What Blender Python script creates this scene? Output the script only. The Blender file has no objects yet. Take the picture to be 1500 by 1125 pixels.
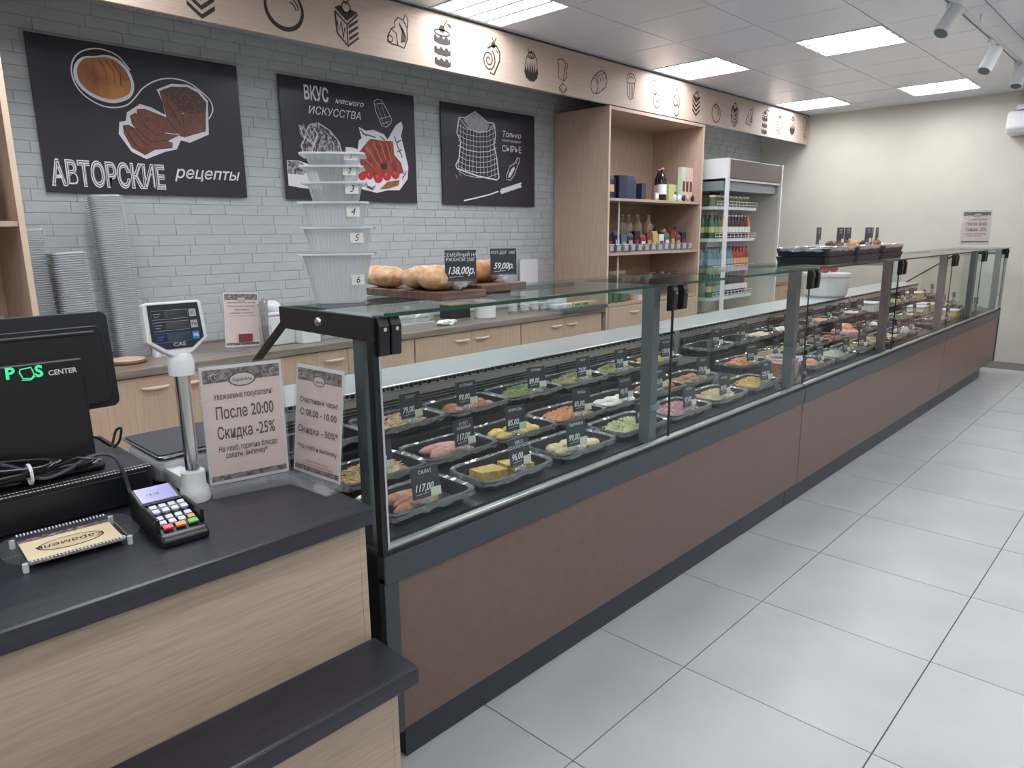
import bpy, math, random
from mathutils import Vector, Matrix
C = bpy.context.scene.collection
PI = math.pi
rnd = random.Random(7)

# ---------------- camera, world, exposure ----------------
CAMH = 1.45
FPX, YAW, PIT, ROL = 1033.97, 0.76730293, -0.20915292, -0.01067927
fw = Vector((math.cos(YAW)*math.cos(PIT), math.sin(YAW)*math.cos(PIT), math.sin(PIT)))
rt0 = Vector((math.sin(YAW), -math.cos(YAW), 0)); up0 = rt0.cross(fw)
rt = math.cos(ROL)*rt0 + math.sin(ROL)*up0
up = -math.sin(ROL)*rt0 + math.cos(ROL)*up0
cd = bpy.data.cameras.new('camera'); cam = bpy.data.objects.new('camera', cd); C.objects.link(cam)
mw = Matrix((rt, up, -fw)).transposed().to_4x4(); mw.translation = (0, 0, CAMH); cam.matrix_world = mw
cd.sensor_width = 36; cd.lens = 36*FPX/1500; cd.clip_start = 0.02
sc = bpy.context.scene; sc.camera = cam
w = bpy.data.worlds.new('world'); sc.world = w; w.use_nodes = True
w.node_tree.nodes['Background'].inputs[0].default_value = (0.85, 0.9, 1, 1)
w.node_tree.nodes['Background'].inputs[1].default_value = 0.6
sc.view_settings.view_transform = 'Standard'; sc.view_settings.look = 'None'
sc.view_settings.gamma = 1; sc.view_settings.use_curve_mapping = False
sc.view_settings.exposure = 0.65
LAMP = 15.0
sc.cycles.use_denoising = True
sc.cycles.max_bounces = 10; sc.cycles.transparent_max_bounces = 24
sc.cycles.diffuse_bounces = 4; sc.cycles.glossy_bounces = 4; sc.cycles.transmission_bounces = 6
sc.cycles.sample_clamp_indirect = 4; sc.cycles.caustics_reflective = False; sc.cycles.caustics_refractive = False

def at(u, v, x=None, y=None, z=None):
    """point of the photograph's pixel (1500x1125) on a real plane x=, y= or z="""
    d = fw + rt*((u-750)/FPX) - up*((v-562.5)/FPX)
    t = x/d.x if x is not None else (y/d.y if y is not None else (z-CAMH)/d.z)
    return Vector((0, 0, CAMH)) + d*t

# ---------------- materials ----------------
def lin(h):
    if isinstance(h, str):
        h = h.lstrip('#'); c = [int(h[i:i+2], 16)/255 for i in (0, 2, 4)]
    else: c = [v/255 for v in h]
    return tuple((v/12.92 if v <= .04045 else ((v+.055)/1.055)**2.4) for v in c)+(1,)
MATS = {}
def mat(name, col, rough=.5, metal=0, col2=None, nscale=(8, 8, 8), ndet=4, bump=0, emit=None, es=0, spec=None, coat=0, contrast=(.35, .65)):
    if name in MATS: return MATS[name]
    m = bpy.data.materials.new(name); m.use_nodes = True; nt = m.node_tree; b = nt.nodes['Principled BSDF']
    b.inputs['Base Color'].default_value = lin(col); b.inputs['Roughness'].default_value = rough; b.inputs['Metallic'].default_value = metal
    if spec is not None: b.inputs['Specular IOR Level'].default_value = spec
    if coat: b.inputs['Coat Weight'].default_value = coat; b.inputs['Coat Roughness'].default_value = .05
    if col2 is not None or bump:
        tc = nt.nodes.new('ShaderNodeTexCoord'); mp = nt.nodes.new('ShaderNodeMapping'); mp.inputs['Scale'].default_value = nscale
        ns = nt.nodes.new('ShaderNodeTexNoise'); ns.inputs['Scale'].default_value = 1; ns.inputs['Detail'].default_value = ndet
        nt.links.new(tc.outputs['Object'], mp.inputs[0]); nt.links.new(mp.outputs[0], ns.inputs[0])
        if col2 is not None:
            r = nt.nodes.new('ShaderNodeValToRGB'); r.color_ramp.elements[0].color = lin(col); r.color_ramp.elements[1].color = lin(col2)
            r.color_ramp.elements[0].position = contrast[0]; r.color_ramp.elements[1].position = contrast[1]
            nt.links.new(ns.outputs[0], r.inputs[0]); nt.links.new(r.outputs[0], b.inputs['Base Color'])
        if bump:
            bp = nt.nodes.new('ShaderNodeBump'); bp.inputs['Strength'].default_value = bump; bp.inputs['Distance'].default_value = .01
            nt.links.new(ns.outputs[0], bp.inputs['Height']); nt.links.new(bp.outputs[0], b.inputs['Normal'])
    if emit:
        b.inputs['Emission Color'].default_value = lin(emit); b.inputs['Emission Strength'].default_value = es
    MATS[name] = m; return m
def glass(name, tint=(.93, .97, .95), rough=.0, refl=1.0, op=0.0, opcol=(230, 235, 238), streak=0):
    """thin clear sheet: tinted transparency with a Fresnel reflection and, for hazy plastic, a diffuse share"""
    if name in MATS: return MATS[name]
    m = bpy.data.materials.new(name); m.use_nodes = True; nt = m.node_tree; nt.nodes.clear()
    out = nt.nodes.new('ShaderNodeOutputMaterial'); tr = nt.nodes.new('ShaderNodeBsdfTransparent'); tr.inputs[0].default_value = (*tint, 1)
    gl = nt.nodes.new('ShaderNodeBsdfGlossy'); gl.inputs['Roughness'].default_value = rough
    fr = nt.nodes.new('ShaderNodeFresnel'); fr.inputs[0].default_value = 1.45
    mu = nt.nodes.new('ShaderNodeMath'); mu.operation = 'MULTIPLY'; mu.inputs[1].default_value = refl; mu.use_clamp = True
    mx = nt.nodes.new('ShaderNodeMixShader'); nt.links.new(fr.outputs[0], mu.inputs[0])
    ge = nt.nodes.new('ShaderNodeNewGeometry'); inv = nt.nodes.new('ShaderNodeMath'); inv.operation = 'SUBTRACT'; inv.inputs[0].default_value = 1
    nt.links.new(ge.outputs['Backfacing'], inv.inputs[1]); m3 = nt.nodes.new('ShaderNodeMath'); m3.operation = 'MULTIPLY'
    nt.links.new(mu.outputs[0], m3.inputs[0]); nt.links.new(inv.outputs[0], m3.inputs[1]); nt.links.new(m3.outputs[0], mx.inputs[0])
    base = tr
    if op:
        df = nt.nodes.new('ShaderNodeBsdfDiffuse'); df.inputs[0].default_value = lin(opcol)
        m2 = nt.nodes.new('ShaderNodeMixShader'); m2.inputs[0].default_value = op
        if streak:
            tc = nt.nodes.new('ShaderNodeTexCoord'); ns = nt.nodes.new('ShaderNodeTexNoise'); ns.inputs['Scale'].default_value = streak
            mr = nt.nodes.new('ShaderNodeMapRange'); mr.inputs[1].default_value = .3; mr.inputs[2].default_value = .7; mr.inputs[3].default_value = op*.4; mr.inputs[4].default_value = min(1, op*1.7)
            nt.links.new(tc.outputs['Object'], ns.inputs[0]); nt.links.new(ns.outputs[0], mr.inputs[0]); nt.links.new(mr.outputs[0], m2.inputs[0])
        nt.links.new(tr.outputs[0], m2.inputs[1]); nt.links.new(df.outputs[0], m2.inputs[2]); base = m2
    nt.links.new(base.outputs[0], mx.inputs[1]); nt.links.new(gl.outputs[0], mx.inputs[2]); nt.links.new(mx.outputs[0], out.inputs[0])
    MATS[name] = m; return m
def wood(name, c1, c2, axis=0, rough=.45, fine=90):
    s = [fine, fine, fine]; s[axis] = fine/18
    return mat(name, c1, rough, col2=c2, nscale=tuple(s), ndet=3, bump=.05)

M_ = dict(
 floor=mat('floor_tile', (192, 194, 196), .34, col2=(180, 183, 184), nscale=(2.2, 2.2, 2.2), ndet=8, spec=.4),
 grout=mat('grout', (88, 90, 92), .8),
 ceil=mat('ceiling_tile', (224, 226, 234), .25, spec=.5),
 ceilgap=mat('ceiling_gap', (120, 124, 130), .6),
 wallr=mat('cream_plaster', (206, 201, 189), .8, col2=(201, 196, 184), nscale=(3, 3, 3)),
 brick=mat('grey_brick', (190, 194, 196), .7, col2=(179, 185, 187), nscale=(6, 6, 14), ndet=6, bump=.12),
 mortar=mat('brick_joint', (166, 171, 173), .8),
 skirt=mat('grey_skirting', (140, 137, 128), .5),
 fascia=wood('fascia_board', (180, 160, 146), (188, 168, 153), 0, .65),
 ink=mat('brown_print', (48, 38, 35), .8),
 oak=wood('light_oak', (204, 176, 152), (192, 164, 140), 2, .45),
 oakh=wood('light_oak_sideways', (198, 172, 150), (184, 156, 134), 0, .45),
 oaksh=wood('pinkish_oak', (190, 165, 148), (178, 153, 137), 2, .5),
 edge=mat('oak_edge', (214, 190, 166), .5),
 pos=wood('counter_oak', (186, 166, 147), (175, 154, 135), 0, .5, 170),
 top=mat('black_oak_top', (38, 38, 46), .32, col2=(48, 48, 57), nscale=(6, 90, 90), bump=.06),
 worktop=mat('slate_worktop', (150, 138, 126), .35, col2=(118, 106, 96), nscale=(3, 26, 26), ndet=6),
 brown=mat('brown_panel', (114, 93, 83), .36, col2=(110, 89, 80), nscale=(30, 30, 30), spec=.4),
 grey=mat('graphite_metal', (62, 70, 78), .32, metal=.2, spec=.5),
 post=mat('grey_post', (92, 100, 105), .4, metal=.2),
 plinth=mat('graphite_plinth', (58, 66, 72), .35, metal=.2),
 black=mat('black_plastic', (20, 21, 24), .35),
 blackm=mat('matt_black', (22, 23, 28), .55),
 chrome=mat('chrome', (220, 220, 222), .15, metal=1),
 alu=mat('brushed_aluminium', (200, 204, 206), .3, metal=.8),
 steel=mat('steel_sheet', (216, 221, 224), .28, metal=.6),
 white=mat('white_plastic', (225, 226, 228), .35),
 wall2=mat('shop_wall', (205, 200, 190), .8),
 green=mat('glass_edge_green', (24, 70, 56), .1),
 glass=glass('clear_glass', (.95, .98, .965), refl=.9),
 gtop=glass('clear_top_glass', (.9, .95, .93), refl=.8),
 acr=glass('clear_acrylic', (.975, .975, .98), refl=1.1, op=.04),
 plast=glass('frosted_plastic', (.96, .97, .98), rough=.25, refl=.9, op=.40, opcol=(228, 232, 236)),
 plrim=glass('frosted_plastic_rim', (.9, .92, .93), rough=.2, refl=1, op=.75, opcol=(235, 238, 241)),
 film=glass('crinkled_film', (.94, .95, .95), rough=.12, refl=2.0, op=.2, opcol=(235, 238, 240), streak=60),
 paper=mat('white_paper', (232, 230, 228), .6),
 pink=mat('pink_sign_paper', (242, 220, 212), .6, spec=.2),
 dpat=mat('coffee_pattern', (84, 66, 66), .6, col2=(150, 132, 130), nscale=(90, 90, 90), ndet=2, contrast=(.42, .58)),
 text=mat('dark_text', (72, 56, 54), .6),
 card=mat('slate_card', (52, 56, 64), .45),
 chalk=mat('white_chalk', (232, 232, 236), .6),
 sticker=mat('pale_sticker', (216, 218, 205), .6),
 tray=mat('black_tray', (34, 36, 40), .36),
 poster=mat('poster_print', (58, 56, 64), .28, spec=.3),
)
# ---------------- mesh helpers ----------------
class MB:
    def __init__(s): s.v = []; s.f = []; s.M = None
    def add(s, vs, fs):
        n = len(s.v)
        if s.M is not None: vs = [s.M @ Vector(p) for p in vs]
        s.v += [tuple(p) for p in vs]; s.f += [tuple(i+n for i in f) for f in fs]; return s
    def box(s, x0, x1, y0, y1, z0, z1):
        return s.add([(x0, y0, z0), (x1, y0, z0), (x1, y1, z0), (x0, y1, z0), (x0, y0, z1), (x1, y0, z1), (x1, y1, z1), (x0, y1, z1)],
                     [(3, 2, 1, 0), (4, 5, 6, 7), (0, 1, 5, 4), (1, 2, 6, 5), (2, 3, 7, 6), (3, 0, 4, 7)])
    def obox(s, c, ux, uy, uz):
        c = Vector(c); ux = Vector(ux)/2; uy = Vector(uy)/2; uz = Vector(uz)/2
        vs = [c+sx*ux+sy*uy+sz*uz for sz in (-1, 1) for sx, sy in ((-1, -1), (1, -1), (1, 1), (-1, 1))]
        return s.add(vs, [(3, 2, 1, 0), (4, 5, 6, 7), (0, 1, 5, 4), (1, 2, 6, 5), (2, 3, 7, 6), (3, 0, 4, 7)])
    def prism(s, poly, o, ux, uy, n):
        """poly (2D) in frame o,ux,uy extruded along n"""
        o = Vector(o); ux = Vector(ux); uy = Vector(uy); n = Vector(n); k = len(poly)
        a = [o+ux*p[0]+uy*p[1] for p in poly]; b = [p+n for p in a]
        return s.add(a+b, [tuple(range(k))[::-1], tuple(range(k, 2*k))]+[(i, (i+1) % k, k+(i+1) % k, k+i) for i in range(k)])
    def face(s, pts): return s.add(pts, [tuple(range(len(pts)))])
    def tube(s, pts, r, n=8, caps=True):
        pts = [Vector(p) for p in pts]; vs = []; fs = []; pu = None
        for i, p in enumerate(pts):
            t = (pts[min(i+1, len(pts)-1)]-pts[max(i-1, 0)]).normalized()
            if pu is None: pu = t.orthogonal().normalized()
            pu = (pu-t*pu.dot(t)); pu = pu.normalized() if pu.length > 1e-6 else t.orthogonal().normalized()
            w_ = t.cross(pu); rr = r[i] if isinstance(r, (list, tuple)) else r
            vs += [p+(pu*math.cos(2*PI*k/n)+w_*math.sin(2*PI*k/n))*rr for k in range(n)]
        for i in range(len(pts)-1):
            for k in range(n): fs.append((i*n+k, i*n+(k+1) % n, (i+1)*n+(k+1) % n, (i+1)*n+k))
        if caps: fs += [tuple(range(n))[::-1], tuple(range((len(pts)-1)*n, len(pts)*n))]
        return s.add(vs, fs)
    def lathe(s, prof, c=(0, 0, 0), n=16, sx=1, sy=1, caps=True):
        vs = []; fs = []
        for r, z in prof: vs += [(c[0]+r*sx*math.cos(2*PI*k/n), c[1]+r*sy*math.sin(2*PI*k/n), c[2]+z) for k in range(n)]
        m = len(prof)
        for i in range(m-1):
            for k in range(n): fs.append((i*n+k, i*n+(k+1) % n, (i+1)*n+(k+1) % n, (i+1)*n+k))
        if caps: fs += [tuple(range(n))[::-1], tuple(range((m-1)*n, m*n))]
        return s.add(vs, fs)
    def blob(s, c, r, n=10, m=6, jit=0, R=None, rd=rnd):
        vs = []; fs = []
        for i in range(m+1):
            a = -PI/2+PI*i/m
            for k in range(n):
                b = 2*PI*k/n; j = 1+(rd.uniform(-jit, jit) if 0 < i < m else 0)
                p = Vector((r[0]*math.cos(a)*math.cos(b)*j, r[1]*math.cos(a)*math.sin(b)*j, r[2]*math.sin(a)*j))
                if R is not None: p = R @ p
                vs.append(Vector(c)+p)
        for i in range(m):
            for k in range(n): fs.append((i*n+k, i*n+(k+1) % n, (i+1)*n+(k+1) % n, (i+1)*n+k))
        return s.add(vs, fs)
    def ribbon(s, pts, wd, o, ux, uy, n, closed=False):
        """flat stroke: 2D points in frame o,ux,uy; wd width in the same 2D units; lifted by n"""
        P = [Vector((p[0], p[1])) for p in pts]; k = len(P)
        if closed: P = P+[P[0]]; k += 1
        L = []; Rr = []
        for i in range(k):
            a = P[max(i-1, 0)]; b = P[min(i+1, k-1)]
            if closed and i in (0, k-1): a = P[k-2]; b = P[1]
            t = (b-a); t = t.normalized() if t.length > 1e-9 else Vector((1, 0)); nn = Vector((-t.y, t.x))
            ww = (wd[i] if isinstance(wd, (list, tuple)) else wd)/2
            L.append(P[i]+nn*ww); Rr.append(P[i]-nn*ww)
        o = Vector(o)+Vector(n); ux = Vector(ux); uy = Vector(uy)
        vs = [o+ux*p.x+uy*p.y for p in L+Rr]
        return s.add(vs, [(i, i+1, k+i+1, k+i) for i in range(k-1)])
    def text(s, body, size, o, ux, uy, n=(0, 0, 0), sx=1.0, shear=0, bold=0, align='L', width=None):
        key = (body, shear, bold)
        if key not in TXT:
            c = bpy.data.curves.new('t', 'FONT'); c.body = body; c.resolution_u = 1 if size < .012 else 3; c.shear = shear; c.offset = bold
            ob = bpy.data.objects.new('t', c); me = ob.to_mesh()
            TXT[key] = ([tuple(v.co) for v in me.vertices], [tuple(p.vertices) for p in me.polygons])
            ob.to_mesh_clear(); bpy.data.objects.remove(ob); bpy.data.curves.remove(c)
        vs, fs = TXT[key]
        if not vs: return s
        W = max(v[0] for v in vs)
        kx = size*sx
        if width: kx = width/W
        off = {'L': 0, 'C': -W*kx/2, 'R': -W*kx}[align]
        o = Vector(o)+Vector(n); ux = Vector(ux); uy = Vector(uy)
        return s.add([o+ux*(v[0]*kx+off)+uy*(v[1]*size) for v in vs], fs)
    def mesh(s, name='m'):
        me = bpy.data.meshes.new(name); me.from_pydata(s.v, [], s.f); me.update(); return me
TXT = {}
def part(name, mb, m, parent=None, bevel=0, smooth=False, kind=None, label=None, bseg=2, loc=None):
    me = mb.mesh(name) if isinstance(mb, MB) else mb
    if not me.materials and m is not None: me.materials.append(m)
    o = bpy.data.objects.new(name, me); C.objects.link(o)
    if parent is not None:
        o.parent = parent
        if loc is None and parent.get('_w') is not None: o.location = [-a for a in parent['_w']]
    if loc is not None: o.location = loc
    if smooth:
        me.polygons.foreach_set('use_smooth', [True]*len(me.polygons))
        try: me.set_sharp_from_angle(angle=math.radians(40))
        except Exception: pass
    if bevel:
        b = o.modifiers.new('b', 'BEVEL'); b.width = bevel; b.segments = bseg; b.limit_method = 'ANGLE'
    if kind: o['kind'] = kind
    if label: o['label'] = label
    return o
def tag(o, label, cat, group=None, kind=None):
    o['label'] = label; o['category'] = cat
    if group: o['group'] = group
    if kind: o['kind'] = kind
    return o
def thing(name, label, cat, loc=(0, 0, 0), rz=0, group=None, world=False):
    """Empty at the thing's base. world=True: its parts are given in world coordinates"""
    o = bpy.data.objects.new(name, None); C.objects.link(o); o.location = loc; o.rotation_euler = (0, 0, rz); o.empty_display_size = .05
    if world: o['_w'] = list(loc)
    tag(o, label, cat, group); return o
def struct(name, mb=None, m=None, loc=None, **k):
    if mb is None:
        o = bpy.data.objects.new(name, None); C.objects.link(o)
    else: o = part(name, mb, m, **k)
    o['kind'] = 'structure'; return o
def one(name, mb, m, label, cat, group=None, origin=None, **k):
    """a thing that is one mesh"""
    if origin is not None:
        mb.v = [tuple(Vector(p)-Vector(origin)) for p in mb.v]
    o = part(name, mb, m, **k)
    if origin is not None: o.location = origin
    return tag(o, label, cat, group)
def copy_tree(o, parent=None):
    c = o.copy(); C.objects.link(c)
    if parent is not None: c.parent = parent
    for ch in list(o.children): copy_tree(ch, c)
    return c
def circ(cx, cy, rx, ry=None, n=20, a0=0, a1=2*PI, rot=0):
    ry = rx if ry is None else ry; out = []
    full = abs(a1-a0-2*PI) < 1e-6; N = n if full else n
    for i in range(N):
        a = a0+(a1-a0)*i/(N if full else N-1); x = rx*math.cos(a); y = ry*math.sin(a)
        out.append((cx+x*math.cos(rot)-y*math.sin(rot), cy+x*math.sin(rot)+y*math.cos(rot)))
    return out
def B(x0, x1, y0, y1, z0, z1): return MB().box(x0, x1, y0, y1, z0, z1)
ORD = ['first', 'second', 'third', 'fourth', 'fifth', 'sixth', 'seventh', 'eighth', 'ninth', 'tenth', 'eleventh', 'twelfth', 'thirteenth', 'fourteenth', 'fifteenth', 'sixteenth', 'seventeenth', 'eighteenth', 'nineteenth', 'twentieth', 'twenty-first', 'twenty-second', 'twenty-third', 'twenty-fourth', 'twenty-fifth']
# ================= SETTING =================
XR, YB, ZC = 8.89, 4.17, 2.79
# floor: tiles 0.6 m, recessed joints
fl = struct('floor', B(-3, XR, -3.2, YB, -.06, -.004), M_['grout'])
tm = MB().box(-.298, .298, -.298, .298, -.005, 0).mesh('tile'); tm.materials.append(M_['floor'])
i0 = 0
for i in range(-8, 13):
    for j in range(-8, 6):
        cx, cy = 1.35+.6*i+.3, 1.08+.6*j-.3
        if cx+.3 > XR+.02 or cx < -2.7: continue
        if cy > 2.2 and (cx > 1 or cy > 3.5): continue
        part('tile', tm, None, fl, loc=(cx, cy, 0))
# remaining edge strips of tile (cut against walls and under the furniture)
part('cut_tile', B(8.552, XR, -3.2, YB, -.005, 0), M_['floor'], fl)
part('cut_tile', B(1, 8.548, 2.285, YB, -.005, -.0005), M_['floor'], fl)
# ceiling: 0.6 m glossy panels, joints recessed, lamps take whole cells
ce = struct('ceiling', B(-3, XR, -3.2, YB, ZC+.012, ZC+.08), M_['ceilgap'])
cm = MB().box(-.297, .297, -.297, .297, 0, .012).mesh('panel'); cm.materials.append(M_['ceil'])
LCX = [-1.8, .6, 3.0, 5.4, 7.8]; LCY = [2.94, 1.74, -.06, -1.86]  # leading x places hold unseen lamps, added around the camera for illumination
lamps = [(x, y) for x in LCX for y in LCY]
def is_lamp(x, y): return any(abs(x-a) < .01 and abs(y-b) < .01 for a, b in lamps)
for i in range(-14, 7):
    for j in range(-8, 5):
        x0, y0 = 5.4+.6*i, 1.74+.6*j
        if x0 < -3 or x0+.6 > XR+.05 or y0 < -3.3 or y0 > 4: continue
        if is_lamp(round(x0, 3), round(y0, 3)): continue
        part('ceiling_panel', cm, None, ce, loc=(x0+.3, y0+.3, ZC))
part('cut_panel', B(8.403, XR, -3.2, YB, ZC, ZC+.012), M_['ceil'], ce)
# lamps
M_['tubeon'] = mat('lit_tube', (255, 255, 255), .5, emit=(248, 251, 255), es=LAMP)
M_['louv'] = mat('lamp_louvre', (170, 174, 180), .4, emit=(240, 246, 255), es=.16)  # weak emission adds the brightness of scattered lamp light to reflector and dividers
lampnames = {}
def mk_lamp():
    t = thing('ceiling_lamp', 'x', 'ceiling lamp')
    f = MB()
    for a, b, c_, d in ((-.3, .3, -.3, -.285), (-.3, .3, .285, .3), (-.3, -.285, -.285, .285), (.285, .3, -.285, .285)): f.box(a, b, c_, d, -.004, .02)
    part('lamp_frame', f, M_['white'], t)
    part('reflector', B(-.285, .285, -.285, .285, .012, .016), M_['louv'], t)
    tb = MB().box(-.058, .058, -.27, .27, .0085, .0115).mesh('tube'); tb.materials.append(M_['tubeon'])
    for k in range(4): part('light_strip', tb, None, t, loc=(-.2145+k*.143, 0, 0))
    for k in range(3): part('divider', B(-.143+k*.143-.013, -.143+k*.143+.013, -.284, .284, -.003, .0115), M_['louv'], t)
    return t
L0 = mk_lamp()
words_x = {3.0: 'nearest', 5.4: 'middle', 7.8: 'farthest'}
for n, (x, y) in enumerate(lamps):
    t = L0 if n == 0 else copy_tree(L0)
    t.location = (x+.3, y+.3, ZC); t['group'] = 'square ceiling lamps'
    if y == 2.94 and x in words_x: t['label'] = 'lit square ceiling lamp beside the printed fascia, %s of that row' % words_x[x]
    elif y == 1.74 and x in words_x: t['label'] = 'lit square ceiling lamp over the display case front, %s of that row' % words_x[x]
    elif y == -.06 and x in words_x: t['label'] = 'lit square ceiling lamp beyond the spotlight track, %s of that row' % words_x[x]
    else: t['label'] = 'unseen lit square ceiling lamp outside the picture, row %s, place %s' % (ORD[LCY.index(y)], ORD[LCX.index(x)])
# rotate strips along x (bands run across in the photo)
# walls
struct('wall_right', B(XR, XR+.15, -3.2, YB+.1, 0, ZC+.08), M_['wallr'])
struct('wall_left', B(-3.15, -3, -3.2, YB+.1, 0, ZC+.08), M_['wall2'])
struct('wall_front', B(-3, XR, -3.35, -3.2, 0, ZC+.08), M_['wall2'])
struct('baseboard_right', B(XR-.015, XR, -1.2, YB, 0, .075), M_['skirt'])
wb = struct('wall_back', B(-3, XR, YB+.001, YB+.1, 0, ZC+.08), M_['mortar'])
# bricks of the back wall; the 300 best seen are single parts
BH = .0567; posters = [(1.01, 2.045), (2.30, 3.33), (3.58, 4.60)]
bm4 = []
for k in range(6):
    a = MB(); y_ = -.0015-.001*((k*37) % 5)/4
    L = .2; a.add([(0.002, .001, .001), (L-.002, .001, .001), (L-.001, .001, BH-.001), (0.001, .001, BH-.001),
         (0.0025, y_, .0025), (L-.0025, y_+.001*((k*3) % 2), .0025), (L-.0025, y_, BH-.0025), (0.0025, y_+.001*(k % 2), BH-.0025)],
        [(0, 1, 5, 4), (1, 2, 6, 5), (2, 3, 7, 6), (3, 0, 4, 7), (4, 5, 6, 7)])
    m_ = a.mesh('brick'); m_.materials.append(M_['brick']); bm4.append(m_)
rest = MB(); cnt = 0; cells = []
for r_ in range(35):
    z = .84+r_*BH
    if z > ZC-.02: break
    off = (r_ % 4)*.06+((r_*13) % 5)*.013
    for c_ in range(-18, 45):
        x = off+c_*.2
        if x > 8.8: break
        hid = any(a < x+.02 and x+.18 < b and 1.68 < z and z+BH < 2.41 for a, b in posters) or x < .72 or (x > 4.86 and (z < 2.4 or x < 6.2)) or z > 2.72 or (x < 1.3 and z < 1.1)
        d = x*.72+4.17*.69
        cells.append((hid, d, x, z))
cells.sort(key=lambda q: (q[0], q[1]))
for n, (hid, d, x, z) in enumerate(cells):
    if n < 300 and not hid: part('brick', bm4[n*7 % 6], None, wb, loc=(x, YB, z))
    else:
        y_ = YB-.0015-.001*((n*37) % 5)/4
        rest.add([(x+.002, YB+.001, z+.002), (x+.198, YB+.001, z+.002), (x+.198, YB+.001, z+BH-.002), (x+.002, YB+.001, z+BH-.002),
                  (x+.0025, y_, z+.0025), (x+.1975, y_, z+.0025), (x+.1975, y_, z+BH-.0025), (x+.0025, y_, z+BH-.0025)],
                 [(0, 1, 5, 4), (1, 2, 6, 5), (2, 3, 7, 6), (3, 0, 4, 7), (4, 5, 6, 7)])
part('brickwork', rest, M_['brick'], wb, kind='stuff')
# windows with brown posts on the right wall, past the frame (the case glass mirrors them)
wn = struct('window_1')
M_['pane'] = mat('pink_poster_pane', (214, 178, 164), .3, col2=(160, 92, 78), nscale=(3, 3, 3), ndet=5)  # pink-red mottling for food posters, tints the reflection in the case glass
M_['wfr'] = mat('brown_window_frame', (92, 62, 56), .4)
for k in range(4):
    part('window_post', B(XR-.05, XR-.001, 1.0-k*.7-.05, 1.0-k*.7+.05, .1, 2.3), M_['wfr'], wn)
for k in range(3):
    part('pane', B(XR-.03, XR-.001, 1.0-(k+1)*.7+.05, 1.0-k*.7-.05, .1, 2.3), M_['pane'], wn)
part('window_head', B(XR-.05, XR-.001, -1.15, 1.05, 2.3, 2.38), M_['wfr'], wn)

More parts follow.
